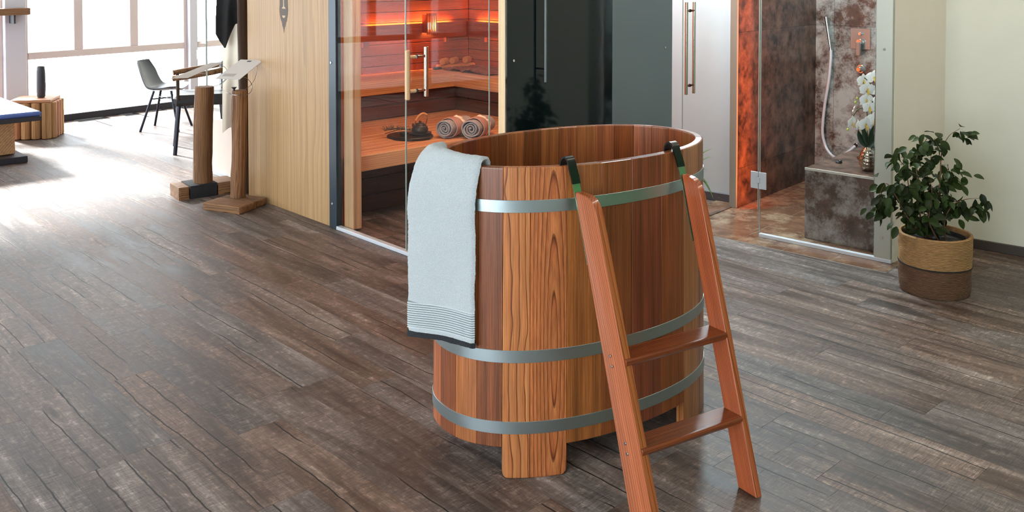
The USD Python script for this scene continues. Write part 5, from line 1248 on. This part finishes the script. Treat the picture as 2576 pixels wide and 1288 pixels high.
for i in range(4):
    x = -.142 + i * .0945
    th.part("timber", cyl(at(SF, x, -.13, .004), at(SF, x, -.13, .364), .046, 20, .006).goff((.05, .05, i)), "block_wood")
    th.part("timber", cyl(at(SF, .185, -.08 + i * .0845, .004), at(SF, .185, -.08 + i * .0845, .364), .042, 20, .006).goff((.05, .05, i)), "block_wood")
solo("floor_vase", lathe([(0, 0), (.030, 0), (.040, .02), (.043, .12), (.040, .26), (.034, .31), (.030, .315), (.024, .30), (0, .29)], 28).move(tr(*at(SF, .055, .02, .395))), "dark_edge", "tall black cylinder vase on the log stool", "vase")

def chair(name, label, base, rz, shell_m):
    M = tr(*base) @ rot([0, 0, 1], rz); th = Thing(name, label, "chair", base=base, rz=math.radians(rz))
    prof = smooth_path([(-.27, .72), (-.21, .60), (-.165, .50), (-.11, .435), (0, .42), (.12, .43), (.20, .425)], 5)   # (x, z)
    wd = np.interp(np.linspace(0, 1, len(prof)), [0, .15, .5, .8, 1], [.15, .20, .22, .23, .20]); c = np.linspace(-1, 1, 13); S = []
    for k, (x, z) in enumerate(prof):
        f = k / (len(prof) - 1)
        S.append(np.stack([x + .05 * c ** 2 * (1 - f), wd[k] * c, z + .045 * c ** 2 * f], 1))
    S = np.array(S); nn_ = np.array([.5, 0, .86]) * .008
    g = cat(grid(S + nn_), Geo(*(lambda q: (q.v, q.f[:, ::-1]))(grid(S - nn_))))
    ns = len(S.reshape(-1, 3)); e = [(0, j) for j in range(13)] + [(i, 12) for i in range(1, len(S))] + [(len(S) - 1, j) for j in range(11, -1, -1)] + [(i, 0) for i in range(len(S) - 2, 0, -1)]
    ix = np.array([i * 13 + j for i, j in e]); nx = np.roll(ix, -1)
    g.f = np.vstack([g.f, np.stack([ix, ix + ns, nx + ns], 1), np.stack([ix, nx + ns, nx], 1)])
    th.part("seat_shell", fixn(g.move(M)), shell_m, smooth=60)
    for sx in (-1, 1):
        for sy in (-1, 1):
            th.part("leg", cyl((M @ [.02 + sx * .09, sy * .10, .415, 1])[:3], (M @ [.02 + sx * .20, sy * .20, 0, 1])[:3], .012, 12), "chair_leg")
    th.part("cross_brace", cat(cyl((M @ [-.10, -.12, .33, 1])[:3], (M @ [.14, .12, .33, 1])[:3], .006, 8), cyl((M @ [-.10, .12, .33, 1])[:3], (M @ [.14, -.12, .33, 1])[:3], .006, 8)), "chair_leg")
    return th
chair("shell_chair", "grey shell chair by the bright far window", (-3.68, 9.85, 0), 0, "chair_shell")
M = tr(-2.93, 8.75, 0) @ rot([0, 0, 1], 200)
th = Thing("armchair", "black armchair with a curved brown arm rail, behind the log stand", "chair", base=(-2.93, 8.75, 0), rz=math.radians(200))
th.part("seat", box((-.24, .24), (-.24, .24), (.44, .54), .03).move(M), "leather_dark")
th.part("backrest", box((-.26, -.18), (-.22, .22), (.54, .86), .03).move(M), "leather_dark")
th.part("arm_rail", tube(smooth_path([(M @ [*p, 1])[:3] for p in ((.24, -.25, .70), (.1, -.28, .72), (-.16, -.27, .76), (-.28, -.12, .80), (-.29, .12, .80), (-.16, .27, .76), (.1, .28, .72), (.24, .25, .70))], 6), .024, 12), "rustic_timber", label="curved brown wooden arm rail")
for sx, sy in ((.2, -.24), (.2, .24)):
    th.part("arm_post", cyl((M @ [sx, sy, .5, 1])[:3], (M @ [sx, sy * 1.05, .71, 1])[:3], .014, 12), "dark_timber")
for sx in (-1, 1):
    for sy in (-1, 1):
        th.part("leg", cyl((M @ [sx * .19, sy * .19, .45, 1])[:3], (M @ [sx * .23, sy * .23, 0, 1])[:3], .018, 12), "chair_leg")
th.part("hanging_throw", box((-.275, -.262), (-.18, .18), (.30, .84), .005).move(M), "leather_dark")
